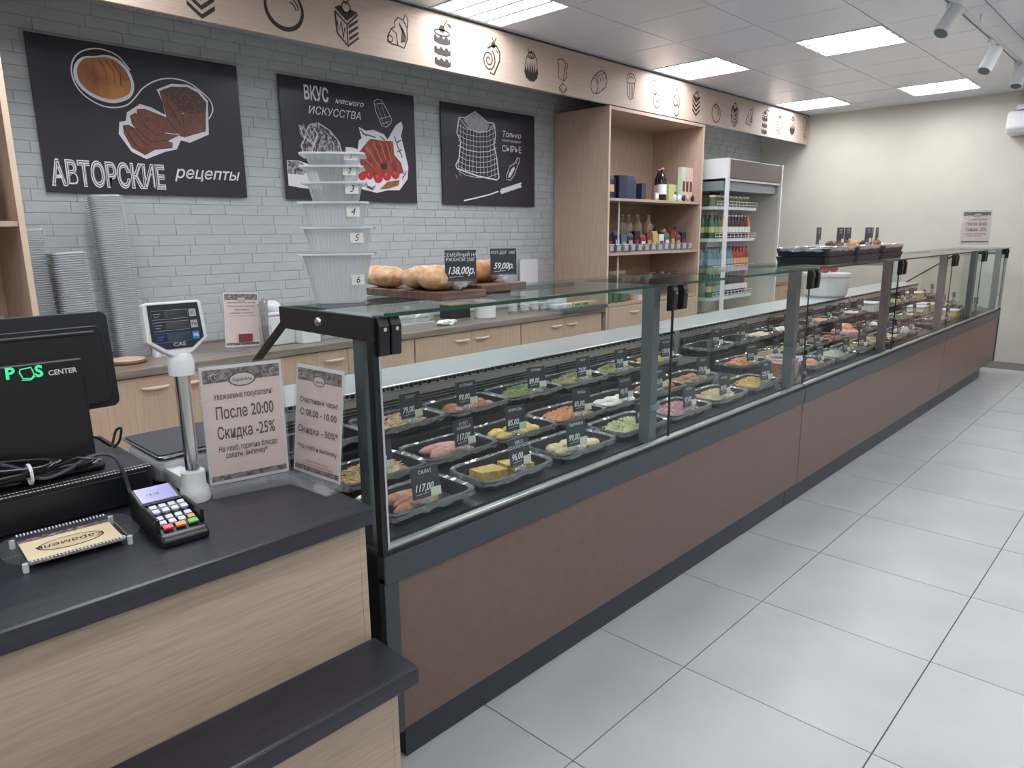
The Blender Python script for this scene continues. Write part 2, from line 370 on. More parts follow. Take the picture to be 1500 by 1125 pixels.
# ---------------- fascia with printed pastries ----------------
fa = struct('trim_1', B(-.6, 8.84, 3.577, 3.602, 2.458, ZC-.002), M_['fascia'], bevel=.002)
part('edge_strip', B(-.6, 8.84, 3.572, 3.577, ZC-.014, ZC-.004), M_['grey'], fa)
UX = Vector((1, 0, 0)); UZ = Vector((0, 0, 1)); LF = Vector((0, -.0012, 0))
def icon(kind, cx, cz, s=1.0):
    """line drawing in cm-like units: x right, y up; about 20 units tall"""
    mb = MB(); o = (cx, 3.577, cz); k = .01*s
    def st(pts, wd=.9, closed=False, n=1.0, sc_=0): mb.ribbon([(p[0]*k, p[1]*k) for p in pts], [a*k for a in wd] if sc_ else max(wd, .75)*k, o, UX, UZ, LF*n, closed)
    def fl_(pts, n=1.0): mb.face([Vector(o)+LF*n+UX*(p[0]*k)+UZ*(p[1]*k) for p in pts][::-1])
    if kind == 'chevron':
        for i in range(4):
            y = -9+i*4.2
            fl_([(-7, y+4.2), (0, y-1), (7, y+4.2), (7, y+6.4), (0, y+1.2), (-7, y+6.4)][::-1])
        st(circ(0, 9, 3.4, 3, 12), 1.1, True); st([(-4, 9), (-1, 7), (3, 8), (5, 6)], 1); st([(0, 12), (1, 14.5)], .9); fl_([(1, 13), (4, 14), (3, 12)])
    elif kind == 'dough':
        st(circ(0, 0, 11, 10.5, 22, PI*.62, PI*2.35), [.6+1.8*math.sin(PI*i/21) for i in range(22)], sc_=1)
        st(circ(2, 2, 8, 7, 12, PI*.0, PI*.62), .8); st(circ(2, 1, 6.4, 5.4, 10, PI*-.05, PI*.5), .7); st(circ(2, 0, 5, 4, 8, 0, PI*.4), .6)
        fl_([(-7, 8), (-2, 11.5), (3, 11.8), (-1, 9.6), (-4, 6)])
    elif kind == 'cube':
        st([(-8, 6), (0, 0), (8, 7)], 1.1); st([(-8, 6), (-7, -6), (0, -12), (8, -6)], 1.2); st([(0, 0), (0, -11)], .9)
        fl_([(-8, 8), (0, 2), (8, 8), (3, 9), (0, 6), (-4, 10)])
        for i in range(3): fl_([(1, -9+3.4*i), (8, -4+3.4*i), (8, -2.6+3.4*i), (1, -7+3.4*i)])
        st([(-7, 1), (-5.5, -4), (-4, 1), (-2.8, -8), (-1.5, -2)], .9); st(circ(0, 9.5, 3, 3, 12), .8, True); st([(-2, 13), (0, 11), (2, 14)], .7)
    elif kind == 'croissant':
        st([(-8, -4), (-5, 1), (-2, 3), (-2, 6), (1, 9), (5, 8), (8, 4), (8, -3), (5, -9), (-1, -8), (-4, -8), (-8, -7), (-8, -4)], .8, True)
        for i in range(4): st([(1.5+i*.9, 6-i), (4+i*.9, 1-i), (3+i*.9, -6+i*.3)], .45)
        st([(-5, 1), (-1, -1), (0, -8)], .7); st(circ(-6, -5, 1.8, 2, 8), .7, True); st([(5, 8), (7, 12), (9, 9), (8.5, 4)], .7)
    elif kind == 'layer':
        for y in (-11, -4.2, 2.6):
            top_ = [(-7+i*1.4, y+3.4+1.2*math.sin(i*1.9)) for i in range(11)]
            fl_([(-7, y), (-3, y-1), (3, y-1.2), (7, y)]+top_[::-1])
        st(circ(0, 8.6, 6.5, 1.8, 16), 1.0, True); fl_(circ(0, 11, 2.6, 2.4, 12)); st([(1, 12), (3, 15), (5, 17)], .8); fl_([(4, 15), (7, 15), (9, 12.5), (6, 13)])
    elif kind == 'roll':
        sp = [(-3+(.8+6.0*i/26)*math.cos(i*.52), -2.5+(.8+7.0*i/26)*math.sin(i*.52)) for i in range(27)]
        st(sp, 1.1); st([(-2, -11), (2, -12), (8, -2), (8.5, 4), (5, 8), (0, 7), (-4, 5)], 1.3)
        fl_(circ(2, 8, 2.2, 2.2, 10)); st([(2, 10), (1, 13)], .9); st([(3, 10), (5, 13.5)], .9); st([(5, 5), (7, 3)], 1)
    elif kind == 'bundt':
        fl_([(-7, 0), (-8, -5), (-6, -9), (-2, -11), (3, -11), (7, -8), (8, -4), (7, 1), (5, -4), (4, 3), (2.6, -5), (1.4, 4), (0, -5), (-1.2, 4), (-2.5, -5), (-4, 2), (-5.2, -4)])
        st([(-7, 0), (-5, 6), (-3, 8)], .7); st([(7, 1), (6, 6), (4, 9)], .8); st(circ(0, 8, 3.6, 2.4, 14), 1.1, True); st(circ(0, 8.2, 1.6, 1.1, 10), .8, True); fl_([(-5, 11), (-3, 12), (-2, 10.8)])
    elif kind == 'toast':
        st([(-5, 11), (-6, 9), (-4.5, 6), (-5, -2), (1, -4), (2, 4), (3.5, 8), (2, 11), (-1, 12), (-5, 11)], .6, True)
        st([(3.5, 10), (6, 9.5), (6, 6.5), (4, 6), (4.5, -1), (1, -4)], .5); st([(-4, -9), (0, -5.5), (5, -8), (1, -12), (-4, -9)], .6, True); st([(-4, -10), (1, -14), (5, -9)], .5)
        for p in ((-3, 7), (0, 5), (-2, 2), (0, 0), (0, -8), (2, -9)): fl_(circ(p[0], p[1], .4, .4, 5))
    elif kind == 'loaf':
        st(circ(-6, -4, 5, 6.2, 16), .6, True); st([(-4, -10), (0, -9), (10, -3), (12, 3), (10, 8), (4, 10), (-4, 6), (-9, 1)], .6)
        for i in range(4): st([(-5+i*3.6, 5+i*1.2), (-2.4+i*3.6, 4+i*1.2), (-.6+i*3.6, -1+i*1.4)], .5)
    elif kind == 'glassy':
        st([(-6, 5), (-4.5, -8), (0, -10.5), (4.5, -8), (6, 5)], .7); st(circ(0, 6, 6.8, 5.4, 12, 0, PI), .9); st([(-6.8, 6), (-5, 3), (5, 4), (6.8, 6)], .6)
        for a in (-2, 1, 3): st([(a, 3), (a*.8, -9)], .45)
        st(circ(0, 6, 4, 2.8, 9, .2, PI), .5)
    elif kind == 'bagel':
        st(circ(-2.4, 6, 5, 6, 16), .6, True); st(circ(-2, 6, 2, 2.6, 10), .6, True); st(circ(2.4, -5, 5.4, 6, 16), .6, True); st([(0, -4), (3, -6), (6, -4)], .8)
    elif kind == 'cupcake':
        st([(-5, -4), (-4, -10), (0, -12), (4, -10), (5, -4)], .9); fl_([(-6, -2), (-2, -4), (1, -2), (5, -5), (5, -3.4), (1, -.4), (-2, -2.4), (-6, .4)])
        st([(-6, 0), (-6, 4), (-2, 7), (0, 11), (3, 8), (6, 4), (5.6, -2)], .9); st([(-4, 5), (2, 1), (5, 4)], .8); st(circ(0, 12.5, 1, 1, 8), .8, True); fl_([(-4.4, -9), (0, -11.5), (4.4, -9), (4, -10.4), (0, -13), (-4, -10.4)])
    elif kind == 'bun':
        st(circ(0, -1, 9, 8.6, 22), 1.0, True); st([(-6, 6), (0, 9), (4, 5), (5, -2)], .8); st([(-4, 4), (0, 5.5), (2.6, 2), (3.4, -3)], .7)
    return part('pastry_print', mb, M_['ink'], fa)
for kd, u, v, s_ in [('chevron', 293, -4, .95), ('dough', 416, 12, .95), ('cube', 508, 36, .92), ('croissant', 582, 47, .9), ('layer', 648, 69, .95), ('roll', 720, 83, .92), ('bundt', 778, 97, .9),
                 ('toast', 824, 111, .95), ('loaf', 877, 120, .9), ('glassy', 924, 128, .92), ('bagel', 960, 139, .95), ('cupcake', 991, 151, .92), ('chevron', 1019.5, 155, .95),
                 ('bun', 1049, 165, .92), ('cube', 1076, 169, .92), ('croissant', 1097.5, 172, .9), ('layer', 1120, 180, .95), ('roll', 1141, 181, .92), ('bundt', 1160.5, 184, .9), ('toast', 1179, 187, .95)]:
    p = at(u, v, y=3.577); icon(kd, p.x, p.z, s_)
# ================= DISPLAY CASES =================
CX = [.95, 3.58, 6.39, 8.45]; YP = 1.37
M_['brk'] = mat('bracket_blue_grey', (110, 138, 156), .3, metal=.3)
JN = [[2.30], [5.03], [7.42]]
wh = ['nearest the cash counter', 'in the middle of the row', 'at the far end by the cream wall']
for ci in range(3):
    x0, x1 = CX[ci], CX[ci+1]
    t = thing('display_case', 'long glass-fronted refrigerated display case with brown base, %s' % wh[ci], 'display case', (x0, YP, 0), group='refrigerated display cases', world=True)
    g = .003
    part('plinth', B(x0+.09 if ci == 0 else x0+g, x1-g if ci < 2 else x1-.25, 1.435, 2.30, 0, .15), M_['plinth'], t)
    part('body', B(x0+.004, x1-g, 1.395, 2.36, .15, .655), M_['blackm'], t)
    # brown front panels with a dark seam at the unit joint
    part('front_panel', B(x0+(.045 if ci == 0 else g), x1-g, YP+.004, 1.395, .148, .582), M_['brown'], t, bevel=.002)
    if ci == 0: part('corner_strip', B(x0, x0+.043, YP, 1.395, .148, .60), M_['grey'], t)
    if ci == 2: part('corner_strip', B(x1-.02, x1+.012, YP-.002, 2.36, .145, .66), M_['grey'], t)
    part('front_rail', B(x0, x1-g, YP-.004, 1.44, .584, .662), M_['grey'], t, bevel=.004)
    part('lower_track', B(x0+.008, x1-g, YP+.001, YP+.007, .662, .672), M_['blackm'], t)
    part('glass_channel', B(x0+.012, x1-g, YP+.0075, YP+.028, .662, .682), M_['alu'], t, bevel=.002)
    # deck, stepped display levels, back wall with louvres, steel worktop
    part('deck', B(x0+.03, x1-g, 1.44, 2.13, .655, .668), M_['plinth'], t)
    part('step', B(x0+.04, x1-.02, 1.675, 1.914, .668, .69), M_['blackm'], t, bevel=.003)
    part('rear_step', B(x0+.04, x1-.02, 1.915, 2.12, .668, .76), M_['blackm'], t, bevel=.003)
    part('back_wall', B(x0+.03, x1-g, 2.13, 2.15, .655, .872), M_['alu'], t)
    lv = MB()
    for k in range(4):
        lv.box(x0+.05, x1-.03, 2.1235, 2.1299, .80+k*.012, .806+k*.012)
    for k in range(int((x1-x0-.1)/.3)):
        lv.box(x0+.06+k*.3, x0+.066+k*.3, 2.121, 2.1234, .79, .845)
    part('louvre', lv, M_['blackm'], t, kind='stuff')
    part('steel_worktop', B(x0+.01, x1-g, 2.12, 2.43, .876, .90), M_['steel'], t, bevel=.003)
    zz = MB(); n = int((x1-x0-.04)/.022)
    for k in range(n):
        a = x0+.02+k*.022; zz.box(a, a+.013, 2.112, 2.1195, .882+.004*(k % 2), .896)
    part('toothed_strip', zz, M_['black'], t, kind='stuff')
    # glass
    js = [x0+.02]+JN[ci]+[x1]
    for k in range(len(js)-1):
        part('front_glass', B(js[k]+(.004 if k or ci else 0), js[k+1]-.004, YP+.013, YP+.019, .682, 1.262), M_['glass'], t)
        part('top_glass', B(js[k]+(.003 if k or ci else -.015), js[k+1]-.003, 1.352, 1.80, 1.264, 1.272), M_['gtop'], t)
        part('glass_edge', B(js[k]+(.003 if k or ci else .005), js[k+1]-.003, 1.3495, 1.3515, 1.2635, 1.2725), M_['green'], t)
        if k+1 < len(js):
            e = js[k+1]
            part('joint_seal', B(e-.0035, e+(.0035 if e not in CX else -.0005), YP+.0125, YP+.0195, .684, 1.262) if e != CX[3] else B(e-.01, e-.004, YP+.0125, YP+.0195, .684, 1.262), M_['black'], t)
    part('rear_top_rail', B(x0+.02, x1-g, 1.78, 1.80, 1.245, 1.263), M_['post'], t)
    # posts and clamps
    ps = [js[k+1]-.10 for k in range(len(js)-1)]
    if ci == 0:
        part('end_inner_post', B(x0+.012, x0+.042, 1.43, 1.47, .672, 1.204), M_['post'], t, bevel=.003)
    for k, px in enumerate(ps):
        if ci == 0 and k == 0: m_ = M_['post']
        else: m_ = M_['post']
        q = part('post', B(px, px+.045, 1.405, 1.455, .668, 1.262), m_, t, bevel=.003)
        part('shelf_arm', B(px+.008, px+.037, 1.4555, 1.779, 1.228, 1.2625), M_['alu'], t)
        part('bracket', B(px-.006, px+.05, 1.395, 1.4045, .80, .82), M_['brk'], t)
    def clamp(a, big=True):
        c_ = MB()
        c_.prism([(0, 0), (.028, .004), (.032, .075), (.022, .098), (0, .098)], (a, 1.383, 1.168), (0, -1, 0), (0, 0, 1), (.03, 0, 0))
        k_ = part('clamp', c_, M_['black'], t, bevel=.003)
        sc_ = MB(); sc_.M = Matrix.Translation((a+.015, 1.352, 1.235)) @ Matrix.Rotation(PI/2, 4, 'X'); sc_.lathe([(.004, 0), (.005, .003)], n=10)
        part('clamp_screw', sc_, M_['chrome'], k_, loc=(0, 0, 0))
    for e in js[1:]:
        if e != CX[3]: clamp(e-.05)
        if e not in CX: clamp(e+.02)
    if ci == 0: clamp(x0+.045); clamp(x0+.01)
    if ci: clamp(x0+.02)
    if ci == 2: clamp(x1-.06)
    # end frames
    if ci in (0, 2):
        X = x0 if ci == 0 else x1-.012
        n_ = 'near' if ci == 0 else 'far'
        fm = MB().box(X, X+.012, 1.365, 1.80, 1.205, 1.264)
        part('end_bar', fm, M_['black'], t, bevel=.002)
        part('end_post', B(X, X+.014, 1.368, 1.392, .664, 1.204), M_['black'], t)
        part('light_strip', B(X+.0145 if ci == 0 else X-.006, X+.0205 if ci == 0 else X-.0005, 1.366, 1.383, .684, 1.262), M_['alu'], t)
        part('strut', MB().tube([(X+.006, 1.79, 1.215), (X+.006, 2.24, .905)], .011, 4), M_['black'], t)
        part('end_glass', MB().prism([(1.393, .67), (1.393, 1.204), (1.785, 1.204), (2.10, .985), (2.10, .67)], (X+.003, 0, 0), (0, 1, 0), (0, 0, 1), (.005, 0, 0)), M_['glass'], t)
        bl = MB(); bl.M = Matrix.Translation((X, 1.60, 1.237)) @ Matrix.Rotation(-PI/2, 4, 'Y'); bl.lathe([(.013, 0), (.012, .004), (.006, .008)], n=14)
        part('bolt', bl, M_['chrome'], t, smooth=True)
        part('end_sill', B(X, X+.03, 1.393, 2.12, .656, .672), M_['grey'], t)
        part('end_panel', B(X-.001, X+.0035, 1.396, 2.36, .15, .655) if ci == 0 else B(X+.0, X+.008, 1.396, 2.36, .15, .655), M_['blackm'], t)

# ================= TRAYS, FOOD, PRICE TAGS =================
def tray_mesh(wx=.318, dy=.20, h=.042):
    mb = MB(); i = .02; b = .03
    o = [(-wx/2, -dy/2), (wx/2, -dy/2), (wx/2, dy/2), (-wx/2, dy/2)]
    def ring(sx, z, rr=.03):
        out = []
        for cx_, cy_, a0 in ((wx/2-sx-rr, dy/2-sx-rr, 0), (-wx/2+sx+rr, dy/2-sx-rr, PI/2), (-wx/2+sx+rr, -dy/2+sx+rr, PI), (wx/2-sx-rr, -dy/2+sx+rr, 1.5*PI)):
            for k in range(4):
                a = a0+PI/2*k/3; out.append((cx_+rr*math.cos(a), cy_+rr*math.sin(a), z))
        return out
    rs = [ring(.0, h), ring(.0, h-.003), ring(.012, h-.004), ring(.024, .0), ring(.026, .003), ring(.014, h)]
    vs = sum(rs, []); n = 16; fs = []
    for a in range(5):
        for k in range(n): fs.append((a*n+k, a*n+(k+1) % n, (a+1)*n+(k+1) % n, (a+1)*n+k))
    fs += [tuple(range(3*n, 4*n)), tuple(range(4*n, 5*n))]
    fs += [(5*n+k, 5*n+(k+1) % n, (k+1) % n, k) for k in range(n)]
    # inner wall from rim to inner floor
    fs = [f for f in fs if not (4*n <= min(f) and max(f) >= 5*n and len(f) == 4 and min(f) < 5*n)]
    fs += [(4*n+k, 4*n+(k+1) % n, 5*n+(k+1) % n, 5*n+k) for k in range(n)]
    mb.add(vs, fs); return mb
def film_mesh(wx=.318, dy=.20, h=.042, seed=1):
    """crinkled cling film over the rim: an uneven band round the edge"""
    r_ = random.Random(seed); mb = MB(); n = 56; A = []; Bq = []; Cq = []
    for k in range(n):
        a = 2*PI*k/n; c_, s_ = math.cos(a), math.sin(a)
        e = 1/max(abs(c_)**8+abs(s_)**8, 1e-9)**(1/8.)
        x, y = wx/2*c_*e, dy/2*s_*e
        A.append((x*(1.01+r_.uniform(0, .012)), y*(1.015+r_.uniform(0, .015)), h-.012+r_.uniform(-.008, .003)))
        Bq.append((x*1.0, y*1.0, h+.0035+r_.uniform(0, .003)))
        Cq.append((x*(.93+r_.uniform(-.03, .02)), y*(.90+r_.uniform(-.04, .03)), h-.001+r_.uniform(-.004, .003)))
    mb.add(A+Bq+Cq, [(k, (k+1) % n, n+(k+1) % n, n+k) for k in range(n)]+[(n+k, n+(k+1) % n, 2*n+(k+1) % n, 2*n+k) for k in range(n)])
    return mb
tray_me = tray_mesh().mesh('tray'); tray_me.materials.append(M_['tray'])
films = []
for s_ in range(4):
    m_ = film_mesh(seed=s_+3).mesh('film'); m_.materials.append(M_['film']); films.append(m_)
FC = {  # food colours
 'beige': ((206, 184, 148), (170, 142, 100)), 'green': ((150, 164, 112), (112, 130, 78)), 'palegreen': ((214, 214, 176), (178, 186, 138)), 'orange': ((232, 176, 128), (206, 136, 88)),
 'cream': ((232, 216, 178), (206, 184, 138)), 'pinkm': ((226, 176, 178), (202, 150, 156)), 'olive': ((178, 170, 122), (138, 130, 84)), 'yellow': ((226, 196, 116), (196, 158, 76)),
 'brown': ((168, 112, 72), (120, 74, 46)), 'sausage': ((212, 160, 156), (188, 130, 126)), 'white': ((236, 232, 226), (214, 208, 200)), 'red': ((176, 72, 58), (136, 46, 40)), 'dark': ((86, 58, 46), (54, 36, 30)), 'meat': ((214, 160, 132), (176, 116, 92))}
def fmat(k):
    a, b = FC[k]; return mat('food_'+k, a, .5, col2=b, nscale=(60, 60, 60), ndet=3, bump=.4)
def shreds(kind, wx=.235, dy=.135, hh=.046, n=230, seed=1, ln=.022, th=.0022):
    r_ = random.Random(seed); mb = MB()
    # mound under the shreds
    N = 14; vs = []; fs = []
    for i in range(N+1):
        for j in range(9):
            u, v = i/N*2-1, j/8*2-1; q = max(0, 1-u*u)*max(0, 1-v*v)
            vs.append((u*wx/2, v*dy/2, .001+hh*(q**.5)*(.8+.2*math.sin(7*u+seed)+r_.uniform(-.07, .07))))
    for i in range(N):
        for j in range(8): a = i*9+j; fs.append((a, a+9, a+10, a+1))
    mb.add(vs, fs)
    for _ in range(n):
        u, v = r_.uniform(-.95, .95), r_.uniform(-.95, .95); q = max(0, 1-u*u)*max(0, 1-v*v)
        z = .002+hh*(q**.5)+r_.uniform(-.001, .005); a = r_.uniform(0, PI); e = r_.uniform(-.5, .5); l_ = ln*r_.uniform(.5, 1.2)
        d = Vector((math.cos(a)*math.cos(e), math.sin(a)*math.cos(e), math.sin(e))); n1 = d.orthogonal().normalized()
        mb.obox((u*wx/2, v*dy/2, z), d*l_, n1*th*r_.uniform(.8, 1.6), d.cross(n1)*th)
    me = mb.mesh('salad'); me.materials.append(fmat(kind)); return me
def lump(kind, r, seed=0, jit=.09):
    m_ = MB().blob((0, 0, r[2]), r, 12, 7, jit, rd=random.Random(seed)); me = m_.mesh('lump'); me.polygons.foreach_set('use_smooth', [True]*len(me.polygons)); me.materials.append(fmat(kind)); return me
FOOD = {}
def food_mesh(k):
    if k in FOOD: return FOOD[k]
    kk = k.split(':')
    if kk[0] == 'sh': FOOD[k] = shreds(kk[1], seed=len(FOOD)+2)
    elif kk[0] == 'cubes': FOOD[k] = shreds(kk[1], seed=len(FOOD)+2, ln=.012, th=.008, n=110)
    elif kk[0] == 'cut': FOOD[k] = lump(kk[1], (.042, .029, .018), len(FOOD))
    elif kk[0] == 'saus': FOOD[k] = lump(kk[1], (.09, .022, .021), len(FOOD), .03)
    elif kk[0] == 'slab': FOOD[k] = lump(kk[1], (.075, .055, .026), len(FOOD), .12)
    elif kk[0] == 'cake':
        b = MB(); b.prism([(0, 0), (.09, -.03), (.09, .045), (.0, .06)], (-.045, -.01, 0), (1, 0, 0), (0, 1, 0), (0, 0, .036)); me = b.mesh('w'); me.materials.append(fmat(kk[1])); FOOD[k] = me
    return FOOD[k]
NAMES = {'beige': 'beige', 'green': 'green', 'palegreen': 'pale green', 'orange': 'orange', 'cream': 'cream-coloured', 'pinkm': 'pink', 'olive': 'olive-coloured', 'yellow': 'yellow', 'brown': 'browned', 'sausage': 'pinkish', 'white': 'white', 'red': 'red', 'dark': 'dark brown', 'meat': 'pinkish-orange'}
# price tag (thing): card, clear holder, crinkled base, sticker, lettering
holder = MB().box(-.034, .034, -.003, .0035, .012, .03)
holder_me = holder.mesh('holder'); holder_me.materials.append(M_['acr'])
rb = random.Random(5); base = MB()
for _ in range(5): base.blob((rb.uniform(-.012, .012), rb.uniform(-.008, .008), .008+rb.uniform(0, .012)), (.010, .009, .008), 6, 4, .4, rd=rb)
base_me = base.mesh('base'); base_me.materials.append(M_['film'])
card_me = MB().box(-.04, .04, -.0012, .0004, .024, .102).mesh('card'); card_me.materials.append(M_['card'])
cardback_me = MB().box(-.042, .042, .0005, .0016, .018, .104).mesh('sleeve'); cardback_me.materials.append(M_['acr'])
st_me = MB().box(.012, .042, -.0028, -.0013, .024, .046).mesh('sticker'); st_me.materials.append(M_['sticker'])
def price_tag(loc, price, rows, where, rz=0, sticker=True, tilt=.12, group='chalk price tags in the display case', scale=1):
    t = thing('price_tag', 'slate price tag %s' % where if price is None else 'slate price tag reading %s %s' % (price, where), 'price tag', loc, rz, group)
    t.rotation_euler = (-tilt, 0, rz); t.scale = (scale,)*3
    part('holder', holder_me, None, t); part('crinkled_base', base_me, None, t); part('card', card_me, None, t); part('clear_sleeve', cardback_me, None, t)
    if sticker: part('sticker', st_me, None, t)
    tx = MB(); o = (0, -.0014, 0); n = (0, -.0004, 0)
    for k, r_ in enumerate(rows): tx.text(r_, .0125, (0, -.0014, .086-k*.012), UX, UZ, n, align='C', sx=.9)
    if price: tx.text(price, .026, (-.035 if sticker else 0, -.0014, .042), UX, UZ, n, shear=.3, bold=.02, align='L' if sticker else 'C', sx=.78)
    tx.ribbon([(-.03, .034), (.006, .036)], .0012, o, UX, UZ, n)
    part('chalk_lettering', tx, M_['chalk'], t)
    return t
YR = {'front': (1.56, .6685), 'middle': (1.80, .6905), 'rear': (2.016, .7605)}
rows = {
 'front': ['saus4:meat', 'cake:yellow', 'cut:cream', 'sh:palegreen', 'sh:pinkm', 'sh:cream', 'sh:yellow', 'tub:meat', 'cut:orange', 'sh:white', 'sh:palegreen', 'cubes:cream', 'cut:cream', 'sh:white', 'empty', 'sh:cream', 'box:yellow', 'empty', 'sh:olive', 'box:white', 'cubes:red', 'cubes:brown'],
 'middle': ['sh:beige', 'saus:sausage', 'cut:yellow', 'sh:orange', 'cut:white', 'slab:brown', 'cut:brown', 'cubes:orange', 'sh:beige', 'sh:yellow', 'slab:dark', 'cut:red', 'dome:pinkm', 'cubes:brown', 'cut:white', 'sh:green', 'cut:cream', 'box:white', 'box:yellow', 'cubes:white', 'cut:brown', 'cubes:red', 'empty'],
 'rear': ['empty', 'sh:beige', 'cut:brown', 'sh:green', 'sh:olive', 'sh:olive', 'sh:yellow', 'empty', 'empty', 'cut:cream', 'cut:white', 'empty', 'cut:orange', 'empty', 'cut:white', 'box:white', 'cut:white', 'cubes:cream', 'empty', 'box:yellow', 'cubes:brown', 'empty', 'empty']}
prices = {'front': ['117,00', '96,00', '99,00', '97,00', '97,00', '89,00'], 'middle': ['117,00', '117,00', '85,00', '85,00', '98,00', '45,00', '118,00'], 'rear': ['64,00', '79,00', '99,00', '89,00', '73,00', '74,00', '69,00']}
wordsr = {'front': [['САЛАТ'], ['МЯСО', 'ПО-КУПЕЧЕСКИ'], ['СЫРНИКИ'], ['КАПУСТА']], 'middle': [['КУРНИК'], ['РУЛЕТ', 'КУРИНЫЙ'], ['МОРКОВЬ'], ['ГРИБЫ']], 'rear': [['САЛАТ ЦЕЗАРЬ'], ['САЛАТ'], ['ЗЕЛЕНЫЙ'], ['ОЛИВЬЕ']]}
xs0 = {'front': 1.19, 'middle': 1.24, 'rear': 1.16}; PT = {'front': .358, 'middle': .323, 'rear': .335}
fillers = [[['САЛАТ']], [['КОТЛЕТА']], [['РЫБА']]]
for rn, kinds in rows.items():
    y, z = YR[rn]; px = xs0[rn]-.34
    for i, kd in enumerate(kinds):
        px += PT[rn]
        # keep clear of the posts and of the unit joints
        if px > 8.25: break
        for e in (3.58, 6.39):
            if abs(px-e) < .17: px = e+.175
        wn_ = '%s row, %s from the till' % (rn, ORD[i])
        base_, col = (kd.split(':')+[''])[:2]
        if base_ in ('tub', 'box', 'dome'):
            if base_ == 'tub':
                mb = MB().lathe([(.078, 0), (.085, .1), (.09, .103), (.09, .108), (.082, .108), (.076, .006)], (0, 0, 0), 20)
                tb_ = thing('food_tub', 'round pinkish-orange filled clear tub with white rim, %s' % wn_, 'tub', (px, y, z+.001))
                part('tub_wall', mb, M_['acr'], tb_, smooth=True)
                part('rim', MB().lathe([(.09, .098), (.094, .1), (.094, .111), (.088, .111), (.088, .098)], n=20, caps=False), M_['white'], tb_, smooth=True)
                part('filling', MB().lathe([(.072, .007), (.077, .085), (.05, .092), (0.001, .094)], n=20), fmat(col), tb_, smooth=True)
            elif base_ == 'box':
                bx = thing('food_box', '%s box of packed food with a lid, %s' % (NAMES[col], wn_), 'box', (px, y, z+.001))
                part('box_base', B(-.09, .09, -.07, .07, 0, .07), fmat(col), bx, bevel=.008)
                part('box_lid', B(-.095, .095, -.075, .075, .0705, .082), M_['white'], bx, bevel=.004)
            else:
                dm = thing('frosted_cake', 'pink frosted round cake with a peach top, %s' % wn_, 'cake', (px, y, z+.001))
                part('cake_base', MB().lathe([(.09, 0), (.095, .02), (.09, .045), (.06, .06)], n=24), fmat('pinkm'), dm, smooth=True)
                part('cake_top', MB().lathe([(.058, .0605), (.05, .08), (.03, .095), (.001, .1)], n=20), fmat('orange'), dm, smooth=True)
            price_tag((px+.115, y-.07, z), None, ['ДЕСЕРТ', '89,00'], 'beside a packed dish, %s' % wn_, rz=.1*math.sin(i), sticker=i % 2 == 0)
            continue
        tlabel = 'black plastic tray %s' % {'sh': 'with %s shredded salad', 'cut': 'with %s patties', 'saus': 'with %s sausages', 'saus4': 'with %s meat rolls', 'cake': 'with a %s wedge of bake', 'slab': 'with %s slabs', 'cubes': 'with %s diced food', 'empty': 'left empty%s'}[base_] % NAMES.get(col, '')
        t = thing('food_tray', (tlabel+', '+wn_), 'tray', (px, y, z), rnd.uniform(-.02, .02), 'black food trays in the display case')
        part('tray_body', tray_me, None, t); part('cling_film', films[i % 4], None, t)
        fz = z+.0045
        if base_ in ('sh', 'cubes'):
            o = part('salad_heap' if base_ == 'sh' else 'diced_food_heap', food_mesh(kd), None, None, loc=(px+rnd.uniform(-.01, .01), y, fz))
            tag(o, 'heap of %s %s in a tray, %s' % (NAMES[col], 'shredded salad' if base_ == 'sh' else 'diced food', wn_), 'salad' if base_ == 'sh' else 'food', kind='stuff')
            o.rotation_euler[2] = rnd.choice([0, PI])
        elif base_ in ('cut', 'slab', 'saus', 'saus4', 'cake'):
            nm = {'cut': 'patty', 'slab': 'meat_slab', 'saus': 'sausage', 'saus4': 'meat_roll', 'cake': 'bake_wedge'}[base_]
            me = food_mesh(kd.replace('saus4', 'saus'))
            if base_ == 'cut': pos = [(-.075, -.03), (-.0, -.033), (.075, -.028), (-.06, .03), (.02, .032), (.085, .03)]
            elif base_ in ('saus', 'saus4'): pos = [(-.02, -.036), (.01, .001), (-.01, .038)]
            elif base_ == 'cake': pos = [(-.05, .0), (.06, -.015)]
            else: pos = [(-.065, .0), (.07, .0)]
            for a, b in pos:
                o = part(nm, me, None, None, loc=(px+a+rnd.uniform(-.006, .006), y+b*.95, fz)); o.rotation_euler[2] = rnd.uniform(-.25, .25)
                tag(o, '%s %s in a black tray, %s' % (NAMES[col], nm.replace('_', ' '), wn_), 'food', group='%s %ss, %s' % (NAMES[col], nm.replace('_', ' '), wn_))
        pr = prices[rn][i] if i < 6 else ['79,00', '99,00', '85,00', '64,00', '120,00', '92,00', '75,00'][i*3 % 7]
        rw = wordsr[rn][i] if i < 4 else fillers[(i+len(rn)) % 3][0]
        price_tag((px-.02+.04*math.sin(i*2.3), y-.078, z+.030), pr, rw, 'in the %s' % wn_, rz=.12*math.sin(i*1.7)-.12, scale=1.13)
